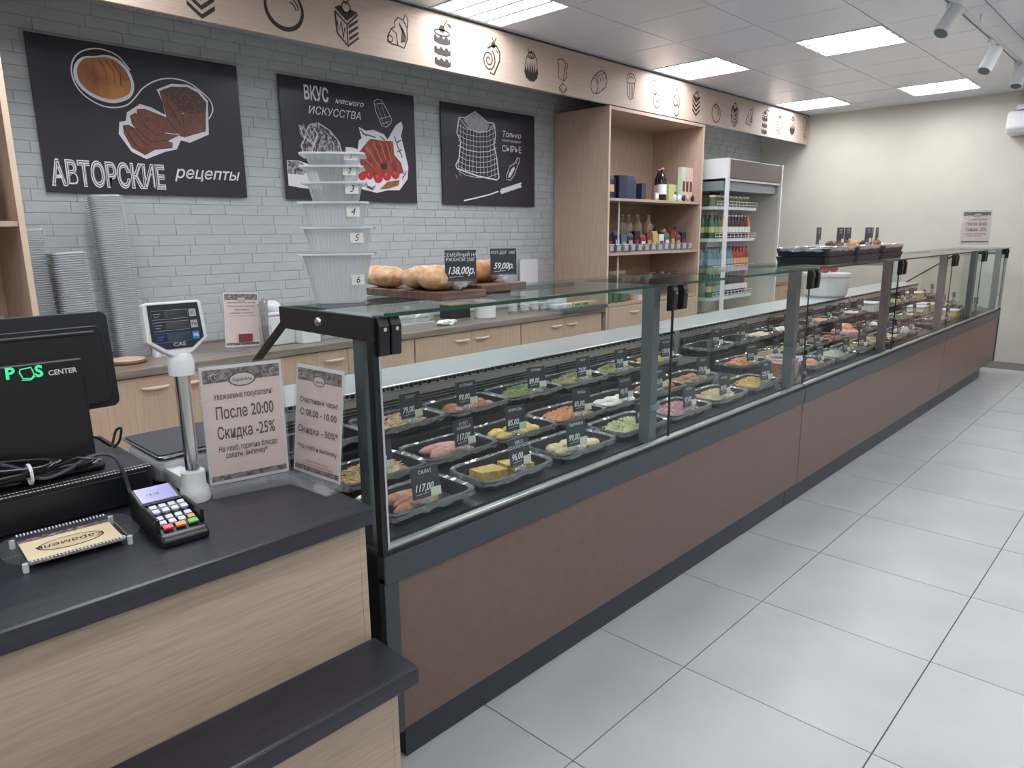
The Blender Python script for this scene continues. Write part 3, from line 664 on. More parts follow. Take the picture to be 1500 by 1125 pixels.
# ================= CASH COUNTER =================
t = thing('cash_counter', 'light oak cash counter with a black top and a lower black bag ledge', 'counter', (0, 1.3, 0), world=True)
part('countertop', B(-1.2, .866, 1.272, 2.08, .808, .85), M_['top'], t, bevel=.006, bseg=3)
part('front_panel', B(-1.2, .84, 1.302, 1.32, .10, .807), M_['pos'], t)
part('side_panel', B(.8405, .858, 1.302, 2.06, 0, .807), M_['pos'], t, bevel=.001)
part('bag_ledge', B(-1.2, .866, 1.128, 1.301, .468, .514), M_['top'], t, bevel=.008, bseg=3)
part('lower_panel', B(-1.2, .828, 1.19, 1.206, 0, .467), M_['pos'], t)
part('lower_side_panel', B(.8285, .846, 1.19, 1.30, 0, .467), M_['pos'], t, bevel=.001)
part('back_panel', B(-1.2, .84, 2.04, 2.06, 0, .807), M_['pos'], t)
# cash drawer
DZ = .8505
t = thing('till_box', 'low wide black cash drawer with white stitched edges under the payment terminal', 'cash drawer', (.33, 1.89, DZ), world=True)
part('drawer_body', B(.11, .545, 1.692, 2.05, DZ, .938), M_['blackm'], t, bevel=.006)
st_ = MB()
for k in range(60): st_.box(.118+k*.0071, .1225+k*.0071, 1.6905, 1.7, .9335, .9348); st_.box(.118+k*.0071, .1225+k*.0071, 1.6975, 1.699, .938, .9388)
for k in range(46): st_.box(.5435, .5458, 1.70+k*.0074, 1.7046+k*.0074, .9335, .9345)
part('white_stitching', st_, M_['paper'], t, kind='stuff')
part('drawer_front', B(.12, .535, 1.688, 1.6915, DZ+.006, .925), M_['black'], t, bevel=.001)
# payment terminal seen from behind
t = thing('payment_terminal', 'black upright payment terminal seen from the back, with green and white lettering', 'terminal', (.33, 1.80, .9385), world=True)
part('base_plate', B(.17, .462, 1.73, 1.93, .9388, .955), M_['black'], t, bevel=.006)
part('stand', MB().prism([(1.752, .955), (1.80, .955), (1.802, 1.19), (1.765, 1.192)], (.18, 0, 0), (0, 1, 0), (0, 0, 1), (.272, 0, 0)), M_['black'], t, bevel=.004)
mon = MB(); mon.M = Matrix.Translation((.345, 1.815, 1.175)) @ Matrix.Rotation(math.radians(-6), 4, 'X')
def rrect(w, h, r, n=5):
    out = []
    for cx_, cy_, a0 in ((w/2-r, h/2-r, 0), (-w/2+r, h/2-r, PI/2), (-w/2+r, -h/2+r, PI), (w/2-r, -h/2+r, 1.5*PI)):
        for k in range(n): a = a0+PI/2*k/(n-1); out.append((cx_+r*math.cos(a), cy_+r*math.sin(a)))
    return out
mon.prism(rrect(.365, .222, .016), (0, -.01, 0), (1, 0, 0), (0, 0, 1), (0, .022, 0))
part('monitor', mon, M_['blackm'], t, bevel=.003)
hb = MB(); hb.M = mon.M; hb.prism(rrect(.335, .18, .012), (-.005, -.022, -.01), (1, 0, 0), (0, 0, 1), (0, .0115, 0))
part('back_cover', hb, M_['black'], t, bevel=.003)
hr = MB(); hr.M = mon.M; hr.tube([(-.165, -.023, .064), (.145, -.023, .064)], .0045, 6)
part('cover_ridge', hr, M_['blackm'], t)
mt = MB(); mt.box(.41, .424, 1.79, 1.80, 1.06, 1.085); part('hinge_tab', mt, M_['alu'], t)
# its sign "POS CENTER": lettering from pixels on the housing's plane
yf_ = 1.7632
M_['glow_green'] = mat('glowing_green_print', (64, 226, 150), .4, emit=(64, 226, 150), es=.35)  # green letters given weak emission on top of their colour
lg = MB(); a = at(8, 556, y=yf_); b_ = at(31, 553, y=yf_); c_ = at(52, 551, y=yf_); LFp = (0, -.0008, 0)
panel_ = B(.19, .449, 1.7605, 1.7632, 1.135, 1.178); part('glossy_plate', panel_, M_['black'], t)
yf_ = 1.7602
p0 = at(8, 556, y=yf_); p1 = at(66, 552, y=yf_)
h_ = at(8, 541, y=yf_).z-p0.z
lg.text('P', h_*1.6, p0, UX, UZ, LFp, bold=.035, sx=1.0)
ps_ = at(52, 552, y=yf_); lg.text('S', h_*1.6, ps_, UX, UZ, LFp, bold=.035, sx=.95)
po = at(40, 547, y=yf_); lg.ribbon([(-.012, .01), (.008, .012), (.012, -.004), (.006, -.012), (-.009, -.01), (-.014, .004)], .0028, po, UX, UZ, LFp, True)
lg.ribbon([(-.012, -.013), (.004, -.015), (.013, -.008)], .002, po, UX, UZ, LFp)
part('green_letters', lg, M_['glow_green'], t)
lw = MB().text('CENTER', .0155, at(71, 550, y=yf_), UX, UZ, LFp, bold=.02, sx=.95)
part('white_letters', lw, M_['chalk'], t)
# cables
cb = MB()
for k in range(5):
    r_ = random.Random(k); pts = []
    for i in range(26):
        a = 2*PI*i/25; pts.append((.29+(.095-.008*k)*math.cos(a)+r_.uniform(-.002, .002), 1.715-.016*math.sin(a)-.003*k+.0015*math.sin(5*a), .957+.009*k+.010*math.sin(a+k)))
    cb.tube(pts, .0032, 6)
cb.tube([(.37, 1.71, .975), (.40, 1.70, .985), (.435, 1.695, .975), (.41, 1.70, .96)], .0032, 6)
o = one('cable_bundle', cb, M_['black'], 'coiled black cable tied up in front of the payment terminal', 'cable', smooth=True, origin=(.29, 1.71, .939))
tie = MB().lathe([(.022, -.003), (.0235, 0), (.022, .003)], n=12, caps=False); tie.v = [(v[2], v[1], v[0]) for v in tie.v]
part('cable_tie', tie, M_['white'], o, loc=(.02, -.012, .032))
cc = [at(*p[:2], y=p[2]) for p in [(0, 681, 1.715), (25, 686, 1.715), (50, 698, 1.705), (70, 700, 1.70), (100, 688, 1.70), (125, 672, 1.70), (150, 665, 1.70), (168, 670, 1.69), (180, 690, 1.683), (187, 710, 1.682), (192, 725, 1.672), (200, 738, 1.645)]]
def smooth_pts(P, n=6):
    out = []
    for i in range(len(P)-1):
        p0, p1, p2, p3 = P[max(i-1, 0)], P[i], P[i+1], P[min(i+2, len(P)-1)]
        for k in range(n):
            t_ = k/n; out.append(.5*((2*p1)+(-p0+p2)*t_+(2*p0-5*p1+4*p2-p3)*t_*t_+(-p0+3*p1-3*p2+p3)*t_**3))
    return out+[P[-1]]
M_['cable'] = mat('grey_cable', (66, 70, 76), .45)
one('reader_cable', MB().tube(smooth_pts(cc), .0042, 8), M_['cable'], 'dark grey cable looping over the cash drawer down to the card reader', 'cable', smooth=True, origin=tuple(cc[0]))
c2 = [at(*p[:2], y=p[2]) for p in [(0, 703, 1.715), (10, 700, 1.715), (60, 690, 1.72), (110, 680, 1.73), (140, 670, 1.75)]]
one('thin_cable', MB().tube(smooth_pts(c2), .003, 6), M_['cable'], 'thin grey cable lying along the cash drawer behind the looping one', 'cable', smooth=True, origin=tuple(c2[0]))
c3 = [Vector(p) for p in [(.455, 1.80, 1.0), (.475, 1.82, .99), (.50, 1.84, .965), (.515, 1.86, .955), (.53, 1.87, .985), (.54, 1.86, .993), (.53, 1.85, .965), (.515, 1.85, .95)]]
one('knotted_cable', MB().tube(smooth_pts(c3), .0032, 6), M_['black'], 'short black cable knotted in a loop between terminal and scale', 'cable', smooth=True, origin=tuple(c3[0]))
t = thing('cable_plug', 'loose black cable plug with a metal tip on the cash drawer', 'plug', (.43, 1.725, .956), world=True)
part('plug_body', MB().tube([(.40, 1.715, .962), (.43, 1.722, .962)], .007, 10), M_['black'], t)
part('metal_tip', MB().tube([(.4302, 1.722, .962), (.452, 1.727, .962)], .006, 10), M_['chrome'], t)
# card reader
rz_ = math.radians(-3)
t = thing('card_reader', 'black card reader with lilac screen and coloured keys on the cash counter', 'card reader', (.502, 1.495, DZ), rz_)
body = MB().prism([(-.10, 0), (.10, 0), (.10, .064), (.03, .048), (-.02, .034), (-.09, .024), (-.10, .015)], (-.042, 0, 0), (0, 1, 0), (0, 0, 1), (.084, 0, 0))
part('reader_body', body, M_['black'], t, bevel=.005, bseg=3)
scr = MB().obox((0, .066, .0572), (.066, 0, 0), (0, .056, .0128), (0, -.0005, .0025)); M_['lcd'] = mat('lilac_screen', (126, 126, 168), .2, emit=(150, 150, 205), es=.35)
part('screen', scr, M_['lcd'], t)
tx_ = MB().text('14:10', .013, (-.02, .058, .0575), UX, (0, .975, .223), sx=.9); part('screen_digits', tx_, M_['text'], t)
sh_ = MB(); sh_.box(-.043, -.036, -.075, .03, .024, .053); sh_.box(.036, .043, -.075, .03, .024, .053); sh_.box(-.0355, .0355, .024, .031, .038, .052)
part('key_shield', sh_, M_['black'], t, bevel=.002)
kc = {'w': mat('white_key', (198, 204, 220), .4), 'r': mat('red_key', (230, 70, 90), .4), 'o': mat('orange_key', (245, 150, 60), .4), 'g': mat('green_key', (60, 190, 90), .4)}
tilt_ = Matrix.Rotation(math.atan2(.018, .05), 4, 'X')
for r_ in range(5):
    for c_ in range(4 if r_ > 0 else 3):
        m_ = kc['w']
        if r_ == 0: m_ = [kc['r'], kc['o'], kc['g']][c_]
        elif c_ == 3: m_ = kc['o'] if r_ == 1 else kc['w']
        wx = .017 if r_ == 0 else .012
        cx_ = (-.0225+c_*.0225) if r_ == 0 else (-.0255+c_*.017)
        k_ = MB(); yy_ = -.072+r_*.018; zz_ = .0265+(yy_+.085)*.0165*10/6.5*.1*6+.003
        zz_ = .0305+max(0, (yy_+.085))*.17+(.006 if yy_ > -.02 else 0)
        k_.obox((cx_, yy_, zz_), (wx, 0, 0), (0, .011, .003), (0, -.001, .004)); part('key', k_, m_, t)
bpy.data.objects['card_reader'].scale = (1.08, 1.08, 1)
# coin tray
ct_ = thing('coin_tray', 'clear ribbed coin dish with a printed cream card, on the cash counter', 'coin dish', (.333, 1.545, DZ), math.radians(-3))
def oct_(w, h, c): return [(-w/2+c, -h/2), (w/2-c, -h/2), (w/2, -h/2+c*.6), (w/2, h/2-c*.6), (w/2-c, h/2), (-w/2+c, h/2), (-w/2, h/2-c*.6), (-w/2, -h/2+c*.6)]
dish = MB(); o1 = rrect(.232, .165, .05, 6); o2 = rrect(.172, .145, .01, 6)
dish.add([(p[0], p[1], .020) for p in o1]+[(p[0], p[1], .020) for p in o2]+[(p[0]*.98, p[1]*.98, .011) for p in o2]+[(p[0], p[1], .017) for p in o1],
         [(k, (k+1) % 24, 24+(k+1) % 24, 24+k) for k in range(24)]+[(24+k, 24+(k+1) % 24, 48+(k+1) % 24, 48+k) for k in range(24)]+[tuple(range(48, 72))]+[(72+k, 72+(k+1) % 24, (k+1) % 24, k) for k in range(24)])
part('dish', dish, M_['acr'], ct_)
rb_ = MB()
for s_ in (-1, 1):
    for k in range(26): rb_.obox((-.078+k*.0062, s_*.077, .021), (.0028, .003*s_, 0), (0, .010, 0), (0, 0, .002))
part('ribbed_edge', rb_, M_['plrim'], ct_, kind='stuff')
for a, b in ((-.088, -.07), (.088, -.07), (-.088, .07), (.088, .07)):
    part('foot', MB().lathe([(.005, 0), (.0055, .008), (.005, .0168)], (a, b, 0), 10), M_['plrim'], ct_)
part('printed_card', B(-.08, .08, -.068, .068, .0112, .0122), mat('cream_card', (222, 204, 166), .5), ct_)
for s_ in (-1, 1): part('coffee_border', B(-.08, .08, s_*.06-.008, s_*.06+.008, .0123, .0127), M_['dpat'], ct_)
ov = MB(); ov.add([(p[0], p[1], .0125) for p in circ(0, 0, .058, .031, 28)], [tuple(range(28))]); part('oval_emblem', ov, M_['text'], ct_)
ov = MB(); ov.add([(p[0], p[1], .0127) for p in circ(0, 0, .054, .028, 28)], [tuple(range(28))]); part('oval_field', ov, mat('pale_emblem', (206, 186, 150), .5), ct_)
part('emblem_lettering', MB().text('Карамель', .026, (0, .008, .013), (-1, 0, 0), (0, -1, 0), align='C', sx=.95, shear=.1, bold=.008), M_['text'], ct_)
# scale
t = thing('counter_scale', 'white electronic scale with black platform and a display head on a steel pole', 'scale', (.65, 1.72, DZ), world=True)
part('scale_base', B(.59, .84, 1.76, 1.97, DZ, .862), M_['blackm'], t, bevel=.006)
part('housing', MB().prism([(p[0], p[1]) for p in rrect(.29, .215, .03)], (.722, 1.865, .8622), (1, 0, 0), (0, 1, 0), (0, 0, .054)), M_['white'], t, bevel=.006)
part('housing_panel', B(.62, .70, 1.755, 1.757, .872, .905), M_['white'], t, bevel=.001)
pl_ = MB().prism(rrect(.32, .26, .015), (.738, 1.878, .924), (1, 0, 0), (0, 1, 0), (0, 0, .007)); part('platform_edge', pl_, M_['chrome'], t, bevel=.002)
pl_ = MB().prism(rrect(.305, .245, .012), (.738, 1.878, .9315), (1, 0, 0), (0, 1, 0), (0, 0, .002)); part('platform', pl_, mat('platform_skin', (66, 68, 76), .35), t)
part('platform_support', B(.66, .80, 1.80, 1.95, .9165, .9238), M_['blackm'], t)
bx_, by_ = .609, 1.62
part('pole_foot', MB().lathe([(.033, 0), (.034, .008), (.031, .03), (.027, .035), (.026, .07), (.024, .072)], (bx_, by_, DZ), 24), M_['white'], t, smooth=True)
part('foot_arm', B(bx_-.015, bx_+.02, by_+.02, 1.77, DZ+.015, DZ+.05), M_['white'], t)
part('pole', MB().tube([(bx_, by_, .922), (bx_, by_, 1.155)], .0155, 20), M_['chrome'], t, smooth=True)
part('pole_collar', MB().lathe([(.017, 0), (.028, .002), (.028, .034), (.024, .045), (.018, .052)], (bx_, by_, 1.147), 24), M_['white'], t, smooth=True)
HM = Matrix.Translation((bx_-.004, by_-.006, 1.256)) @ Matrix.Scale(.93, 4) @ Matrix.Rotation(math.radians(0), 4, 'Z') @ Matrix.Rotation(math.radians(-10), 4, 'X')
hd = MB(); hd.M = HM; hp = [(-.068, .058), (-.062, .062), (.062, .062), (.068, .058), (.07, -.03), (.035, -.058), (.016, -.068), (-.016, -.068), (-.035, -.058), (-.07, -.03)]
hd.prism(hp, (0, 0, 0), (1, 0, 0), (0, 0, 1), (0, .026, 0)); hdp = part('display_head', hd, M_['white'], t, bevel=.004)
HB = HM.to_3x3(); hx, hy, hn = HB @ Vector((1, 0, 0)), HB @ Vector((0, 0, 1)), HB @ Vector((0, -1, 0)); ho = HM.translation.copy()
def hl(parent, name, m_, fn, lift):
    q = MB(); fn(q, ho+hn*lift); me_ = part(name, q, m_, parent); me_.location = (0, 0, 0) if parent is hdp else me_.location
    return me_
fc = [(-.058, .056), (.058, .056), (.06, -.028), (.03, -.05), (-.03, -.05), (-.06, -.028)]
part('face_plate', MB().prism(fc[::-1], ho+hn*.0005, hx, hy, hn*.002), mat('scale_face', (38, 40, 52), .3), t)
M_['lcdd'] = mat('dark_lcd', (70, 78, 76), .2); M_['bluek'] = mat('blue_key_print', (50, 120, 200), .4); M_['greyk'] = mat('grey_key_print', (170, 172, 178), .4)
for k in range(3):
    yy_ = .031-k*.027
    part('lcd_window', MB().prism([(-.025, yy_-.0075), (.027, yy_-.0075), (.027, yy_+.0085), (-.025, yy_+.0085)], ho+hn*.0026, hx, hy, hn*.0006), M_['lcdd'], t)
    q = MB().ribbon([(-.052, yy_-.01), (.03, yy_-.01), (.03, yy_+.0105), (-.052, yy_+.0105)], .0009, ho+hn*.0034, hx, hy, (0, 0, 0), True)
    q.ribbon([(-.048, yy_+.003), (-.032, yy_+.003)], .0014, ho+hn*.0034, hx, hy, (0, 0, 0)); q.ribbon([(-.048, yy_-.003), (-.036, yy_-.003)], .0014, ho+hn*.0034, hx, hy, (0, 0, 0))
    part('window_outline', q, M_['bluek'] if k == 2 else M_['greyk'], t)
    part('unit_label', MB().prism([(.034, yy_-.008), (.05, yy_-.008), (.05, yy_+.01), (.034, yy_+.01)], ho+hn*.0026, hx, hy, hn*.0006), M_['bluek'] if k == 2 else M_['greyk'], t)
    q = MB().text(['КГ', 'РУБ', 'РУБ'][k], .009, ho+hn*.0036+hx*.042+hy*(yy_-.002), hx, hy, align='C', sx=.7, bold=.02); part('unit_text', q, M_['chalk'] if k == 2 else M_['text'], t)
    q = MB().text(['0.000', '0', '0.00'][k], .013, ho+hn*.0036+hx*.025+hy*(yy_-.005), hx, hy, align='R', sx=.8); part('lcd_digits', q, M_['black'], t)
part('maker_lettering', MB().text('CAS', .0125, ho+hn*.003+hy*-.044, hx, hy, align='C', sx=1.25, bold=.03), M_['greyk'], t)
# pole plug cover screws / holes
# ---------- acrylic sign holders ----------
def table_sign(name_, label, bl, br, hgt, lines, loc_z, foot=.09, small=None, ovalw=.028, lean=.06, seed=0, cat='sign', head=True):
    """bl, br: bottom corners of the sheet as the viewer sees them"""
    bl, br = Vector(bl), Vector(br); wdt = (br-bl).length; ux = (br-bl).normalized(); n = ux.cross(Vector((0, 0, 1))); n = Vector((n.x, n.y, 0)).normalized()
    uz = (Vector((0, 0, 1))-n*lean).normalized(); mid = (bl+br)/2
    t = thing(name_, label, cat, (mid.x, mid.y, loc_z), world=True)
    o = bl
    def sheet(nm, m_, x0, x1, z0, z1, lift, th=.0004, lab=None):
        return part(nm, MB().prism([(x0, z0), (x1, z0), (x1, z1), (x0, z1)][::-1], o+n*lift, ux, uz, n*th), m_, t)
    sheet('acrylic_back', M_['acr'], -.004, wdt+.004, -.012, hgt+.004, -.0028, .0012)
    sheet('paper_sheet', M_['paper'], 0, wdt, 0, hgt, -.0012, .0006)
    sheet('pink_print', M_['pink'], .006, wdt-.006, .008, hgt-.008, -.0005, .0003)
    bt = hgt-.008
    if head:
        sheet('coffee_border', M_['dpat'], .006, wdt-.006, bt-hgt*.11, bt, -.0001, .0003)
        sheet('coffee_border', M_['dpat'], .006, wdt-.006, .008, .008+hgt*.045, -.0001, .0003)
        q = MB(); q.face([o+n*.0004+ux*p[0]+uz*p[1] for p in circ(wdt/2, bt-hgt*.1, ovalw*1.14, ovalw*.62, 24)]); part('emblem_rim', q, M_['text'], t)
        q = MB(); q.face([o+n*.0007+ux*p[0]+uz*p[1] for p in circ(wdt/2, bt-hgt*.1, ovalw, ovalw*.52, 24)]); part('emblem', q, mat('emblem_paper', (226, 210, 204), .5), t)
        part('emblem_lettering', MB().text('Карамель', ovalw*.42, o+n*.001+ux*wdt/2+uz*(bt-hgt*.115), ux, uz, align='C', width=ovalw*1.6, bold=.01), M_['text'], t)
        q = MB(); rr = random.Random(seed)
        for _ in range(7):
            cx_ = rr.uniform(.02, wdt-.02); 
            if abs(cx_-wdt/2) < ovalw: continue
            q.ribbon(circ(cx_, bt-hgt*.06, rr.uniform(.006, .012), rr.uniform(.004, .008), 10, rr.uniform(0, 3), rr.uniform(4, 6)), .0009, o, ux, uz, n*.0005)
        part('swirl_print', q, M_['pink'], t)
    q = MB()
    for s_, y_, sz, w_, dx in lines:
        q.text(s_, sz*hgt, o+n*.0006+ux*(wdt/2+dx*wdt)+uz*(hgt*y_), ux, uz, align='C', width=w_*wdt, bold=.012)
    part('lettering', q, M_['text'], t)
    if small:
        q = MB()
        for s_, y_, sz, w_, dx in small: q.text(s_, sz*hgt, o+n*.0006+ux*(wdt/2+dx*wdt)+uz*(hgt*y_), ux, uz, align='C', width=w_*wdt)
        part('small_lettering', q, mat('red_print', (170, 84, 84), .6), t)
    # front acrylic and foot
    sheet('acrylic_front', M_['acr'], -.004, wdt+.004, -.012, hgt+.004, .0016, .0010)
    z0 = loc_z+.0005-bl.z
    ft = MB(); f0 = bl+Vector((0, 0, z0))
    ft.prism([(-.004, -foot*.45), (wdt+.004, -foot*.45), (wdt+.004, foot*.55), (-.004, foot*.55)], f0, ux, n, (0, 0, .002))
    part('acrylic_foot', ft, M_['acr'], t)
    q = MB().add([f0+ux*-.004+n*foot*.5, f0+ux*(wdt+.004)+n*foot*.5, o+ux*(wdt+.004)+uz*-.002+n*.004, o+ux*-.004+uz*-.002+n*.004], [(0, 1, 2, 3)])
    part('sloping_foot', q, M_['acr'], t)
    return t
table_sign('discount_sign', 'pink discount sign reading После 20:00 in a clear stand beside the scale', (.650, 1.632, .868), (.836, 1.596, .868), .288,
   [('Уважаемые покупатели!', .72, .07, .72, 0), ('После 20:00', .555, .145, .72, 0), ('Скидка -25%', .385, .145, .72, 0), ('На хлеб, горячие блюда,', .275, .068, .74, .01), ('салаты, выпечку*', .215, .068, .52, -.02)], DZ, seed=3, lean=-.01)
table_sign('discount_sign', 'pink happy hours sign reading Скидка - 50% in a clear stand by the case post', (.851, 1.60, .868), (.865, 1.41, .868), .272,
   [('Счастливые часы!', .66, .068, .80, 0), ('С 08.00 - 10.00', .54, .085, .78, 0), ('Скидка - 50%*', .38, .085, .86, 0), ('*На хлеб и выпечку', .23, .06, .84, 0)], DZ, seed=5, ovalw=.022, foot=.08, lean=.12,
   small=[('Просим сообщить кассиру', .115, .03, .5, 0), ('*и другие правила скидки магазина', .085, .03, .72, 0)])
# ================= BACK COUNTER =================
HX = [1.21, 1.42]
def handle(parent, x, y, z):
    q = MB(); P = []
    for i in range(9):
        a = PI*i/8; P.append((x-.062*math.cos(a), y-.001-.018*math.sin(a)**.7, z-.004*math.sin(a)))
    q.tube(P, [.004+.005*math.sin(PI*i/8) for i in range(9)], 8); return part('handle', q, M_['edge'], parent, smooth=True, loc=(0, 0, 0))
units = [(-.19, .81, 'under the left shelf unit'), (.81, 1.81, 'behind the scale and signs'), (1.81, 2.815, 'behind the near end of the display case'), (2.82, 3.82, 'behind the bread boards'), (3.825, 4.82, 'next to the tall open shelf unit')]
for a, b, wv in units:
    t = thing('base_cabinet', 'light oak two-door base cabinet under the worktop, %s' % wv, 'cabinet', ((a+b)/2, 3.6, 0), group='base cabinets along the back wall', world=True)
    part('carcass', B(a+.002, b-.002, 3.607, 4.155, .08, .8), M_['oak'], t)
    part('plinth', B(a+.002, b-.002, 3.64, 4.1, 0, .08), M_['oakh'], t)
    mid = (a+b)/2
    for x0, x1, hx_ in ((a+.003, mid-.0015, mid-.095), (mid+.0015, b-.003, mid+.095)):
        d = part('door', B(x0, x1, 3.587, 3.606, .09, .796), M_['oak'], t, bevel=.0015)
        handle(d, hx_, 3.586, .742)
    
wt = thing('worktop', 'long worn stone-look worktop along the back wall, with bread and cups on it', 'worktop', (2.3, 3.86, .8), world=True)
part('worktop_slab', B(-.25, 2.43, 3.57, 4.16, .801, .84), M_['worktop'], wt, bevel=.004)
part('worktop_slab', B(2.433, 4.862, 3.57, 4.16, .801, .84), M_['worktop'], wt, bevel=.004)
part('joint_bracket', B(2.425, 2.438, 3.566, 3.5695, .805, .835), M_['chrome'], wt)
part('upstand', B(.82, 4.845, 4.145, 4.16, .8405, .855), M_['worktop'], wt)
# tall open shelf unit
x0, x1, yf2, yb2, zt = 4.868, 6.40, 3.58, 4.155, 2.452
t = thing('shelf_unit', 'tall oak open shelf unit with drinks and packets, between worktop and fridge', 'shelf unit', ((x0+x1)/2, 3.87, 0), world=True)
part('side_board', B(x0, x0+.025, yf2, yb2, 0, zt), M_['oaksh'], t)
part('side_board', B(x1-.025, x1, yf2, yb2, 0, zt), M_['oaksh'], t)
part('edge_band', B(x0+.001, x0+.024, yf2-.003, yf2-.0005, 0, zt), M_['edge'], t); part('edge_band', B(x1-.024, x1-.001, yf2-.003, yf2-.0005, 0, zt), M_['edge'], t)
part('top_board', B(x0+.026, x1-.026, yf2, yb2, zt-.025, zt), M_['oaksh'], t)
part('back_board', B(x0+.026, x1-.026, yb2-.02, yb2-.012, .05, zt-.026), M_['oaksh'], t)
for z in (1.715, 1.262, .83): part('shelf_board', B(x0+.026, x1-.026, yf2+.01, yb2-.021, z, z+.022), M_['oaksh'], t)
for k, (a, b, hx_) in enumerate(((x0+.028, 5.613, 5.27), (5.624, x1-.028, 6.0))):
    d = part('door', B(a, b, yf2-.012, yf2+.006, .09, .826), M_['oak'], t, bevel=.0015); handle(d, hx_, yf2-.013, .77)
part('partition', B(5.615, 5.628, yf2+.01, yb2-.03, .05, .82), M_['oaksh'], t)
part('shelf_prop', MB().tube([(5.14, 3.66, .853), (5.14, 3.66, 1.2615)], .008, 8), M_['white'], t); part('shelf_prop', MB().tube([(5.14, 3.66, 1.285), (5.14, 3.66, 1.7145)], .008, 8), M_['white'], t)
# packets, bottles on it
PK = {'navy': mat('navy_pack', (48, 56, 80), .35), 'navy2': mat('dark_navy_pack', (34, 42, 72), .35), 'mint': mat('mint_pack', (196, 214, 196), .4), 'peach': mat('peach_pack', (222, 196, 188), .4), 'dred': mat('maroon_print', (110, 52, 50), .4), 'lime': mat('lime_pack', (190, 196, 136), .5),
      'red': mat('red_pack', (132, 56, 58), .5), 'yell': mat('yellow_pack', (190, 170, 92), .5), 'grn': mat('green_pack', (70, 112, 84), .5), 'wht': M_['white'], 'blk': M_['black'], 'tan': mat('tan_pack', (206, 170, 124), .5), 'blue': mat('blue_pack', (84, 108, 146), .4)}
def pack(loc, w_, d_, h_, m_, label, group, m2=None, cat='packet', lean=0, name='gift_box', gable=False, rz=0):
    t = thing(name, label, cat, loc, rz, group); t.rotation_euler = (lean, 0, rz)
    mb = MB()
    if gable: mb.prism([(-d_/2, 0), (d_/2, 0), (d_/2*.9, h_*.82), (.003, h_), (-.003, h_), (-d_/2*.9, h_*.82)], (-w_/2, 0, 0), (0, 1, 0), (0, 0, 1), (w_, 0, 0))
    else: mb.box(-w_/2, w_/2, -d_/2, d_/2, 0, h_)
    part('carton', mb, m_, t, bevel=.002)
    if m2: part('printed_panel', B(-w_*.32, w_*.32, -d_/2-.0015, -d_/2-.0005, h_*.3, h_*.6), m2, t)
    return t
def bottle(loc, r, h, m_, cap, label, group, lab=None, name='bottle', neck=.32, n=12):
    t = thing(name, label, 'bottle', loc, 0, group)
    part('bottle_body', MB().lathe([(r*.85, 0), (r, r*.2), (r, h*(1-neck)-.0), (r*.8, h*(1-neck*.75)), (r*.36, h*(1-neck*.45)), (r*.34, h*.95)], n=n), m_, t, smooth=True)
    part('cap', MB().lathe([(r*.42, h*.9502), (r*.42, h)], n=n), cap, t)
    if lab: part('paper_label', MB().lathe([(r*1.02, h*.2), (r*1.02, h*.5)], n=n, caps=False), lab, t, smooth=True)
    return t
SZ = 1.738
for k, (x, w_, h_, m_) in enumerate([(4.99, .10, .17, 'navy2'), (5.10, .15, .20, 'navy'), (5.24, .12, .20, 'navy2'), (5.40, .16, .205, 'navy'), (5.56, .07, .145, 'navy')]):
    pack((x, 3.72+.03*(k % 2), SZ), w_, .06, h_, PK[m_], '%s blue gift pack on the top shelf, %s from its left end' % ('narrow short' if k == 4 else 'dark', ORD[k]), 'navy packs on the top shelf', PK['tan'] if k == 1 else None, gable=k in (1, 3))
tr_ = thing('small_price_holder', 'small grey price holder alone in the middle of the top shelf', 'price tag', (5.72, 3.66, SZ)); part('holder', B(-.03, .03, -.008, .008, 0, .07), M_['greyk'], tr_, bevel=.003); part('price_slip', B(-.024, .024, -.0095, -.0085, .02, .06), M_['paper'], tr_)
M_['darkglass'] = mat('dark_bottle_glass', (34, 24, 26), .1); M_['pinkcap'] = mat('pink_cap', (206, 150, 146), .4)
bottle((5.90, 3.72, SZ), .045, .30, M_['darkglass'], M_['pinkcap'], 'dark glass bottle with pale label, front one on the top shelf', 'dark bottles on the top shelf', M_['paper'])
bottle((5.98, 3.80, SZ), .045, .30, M_['darkglass'], M_['pinkcap'], 'dark glass bottle just behind and right of the front one on the top shelf', 'dark bottles on the top shelf', M_['paper'])
pack((6.07, 3.74, SZ), .10, .05, .16, PK['lime'], 'lime green pack next to the dark bottles on the top shelf', 'low packs on the top shelf'); pack((6.16, 3.76, SZ), .08, .05, .16, PK['lime'], 'lime green pack behind the tall pastel cartons on the top shelf', 'low packs on the top shelf', PK['grn'])
for k in range(3): pack((6.215+k*.066, 3.70, SZ), .062, .05, .32, PK[('mint', 'peach', 'peach')[k]], 'tall pastel carton with dark red window on the top shelf, %s of three' % ('leftmost', 'middle', 'rightmost')[k], 'tall pastel cartons on the top shelf', PK['dred'])
for k in range(5):
    q = thing('small_packet', 'small crumpled packet or price card at the front edge of the top shelf', 'packet', (5.99+k*.08, 3.63, SZ), 0, 'small packets at the top shelf front'); part('foil', MB().blob((0, 0, .03), (.028, .014, .032), 8, 5, .12), (M_['white'], M_['white'], PK['navy2'], PK['tan'], PK['navy2'])[k], q)
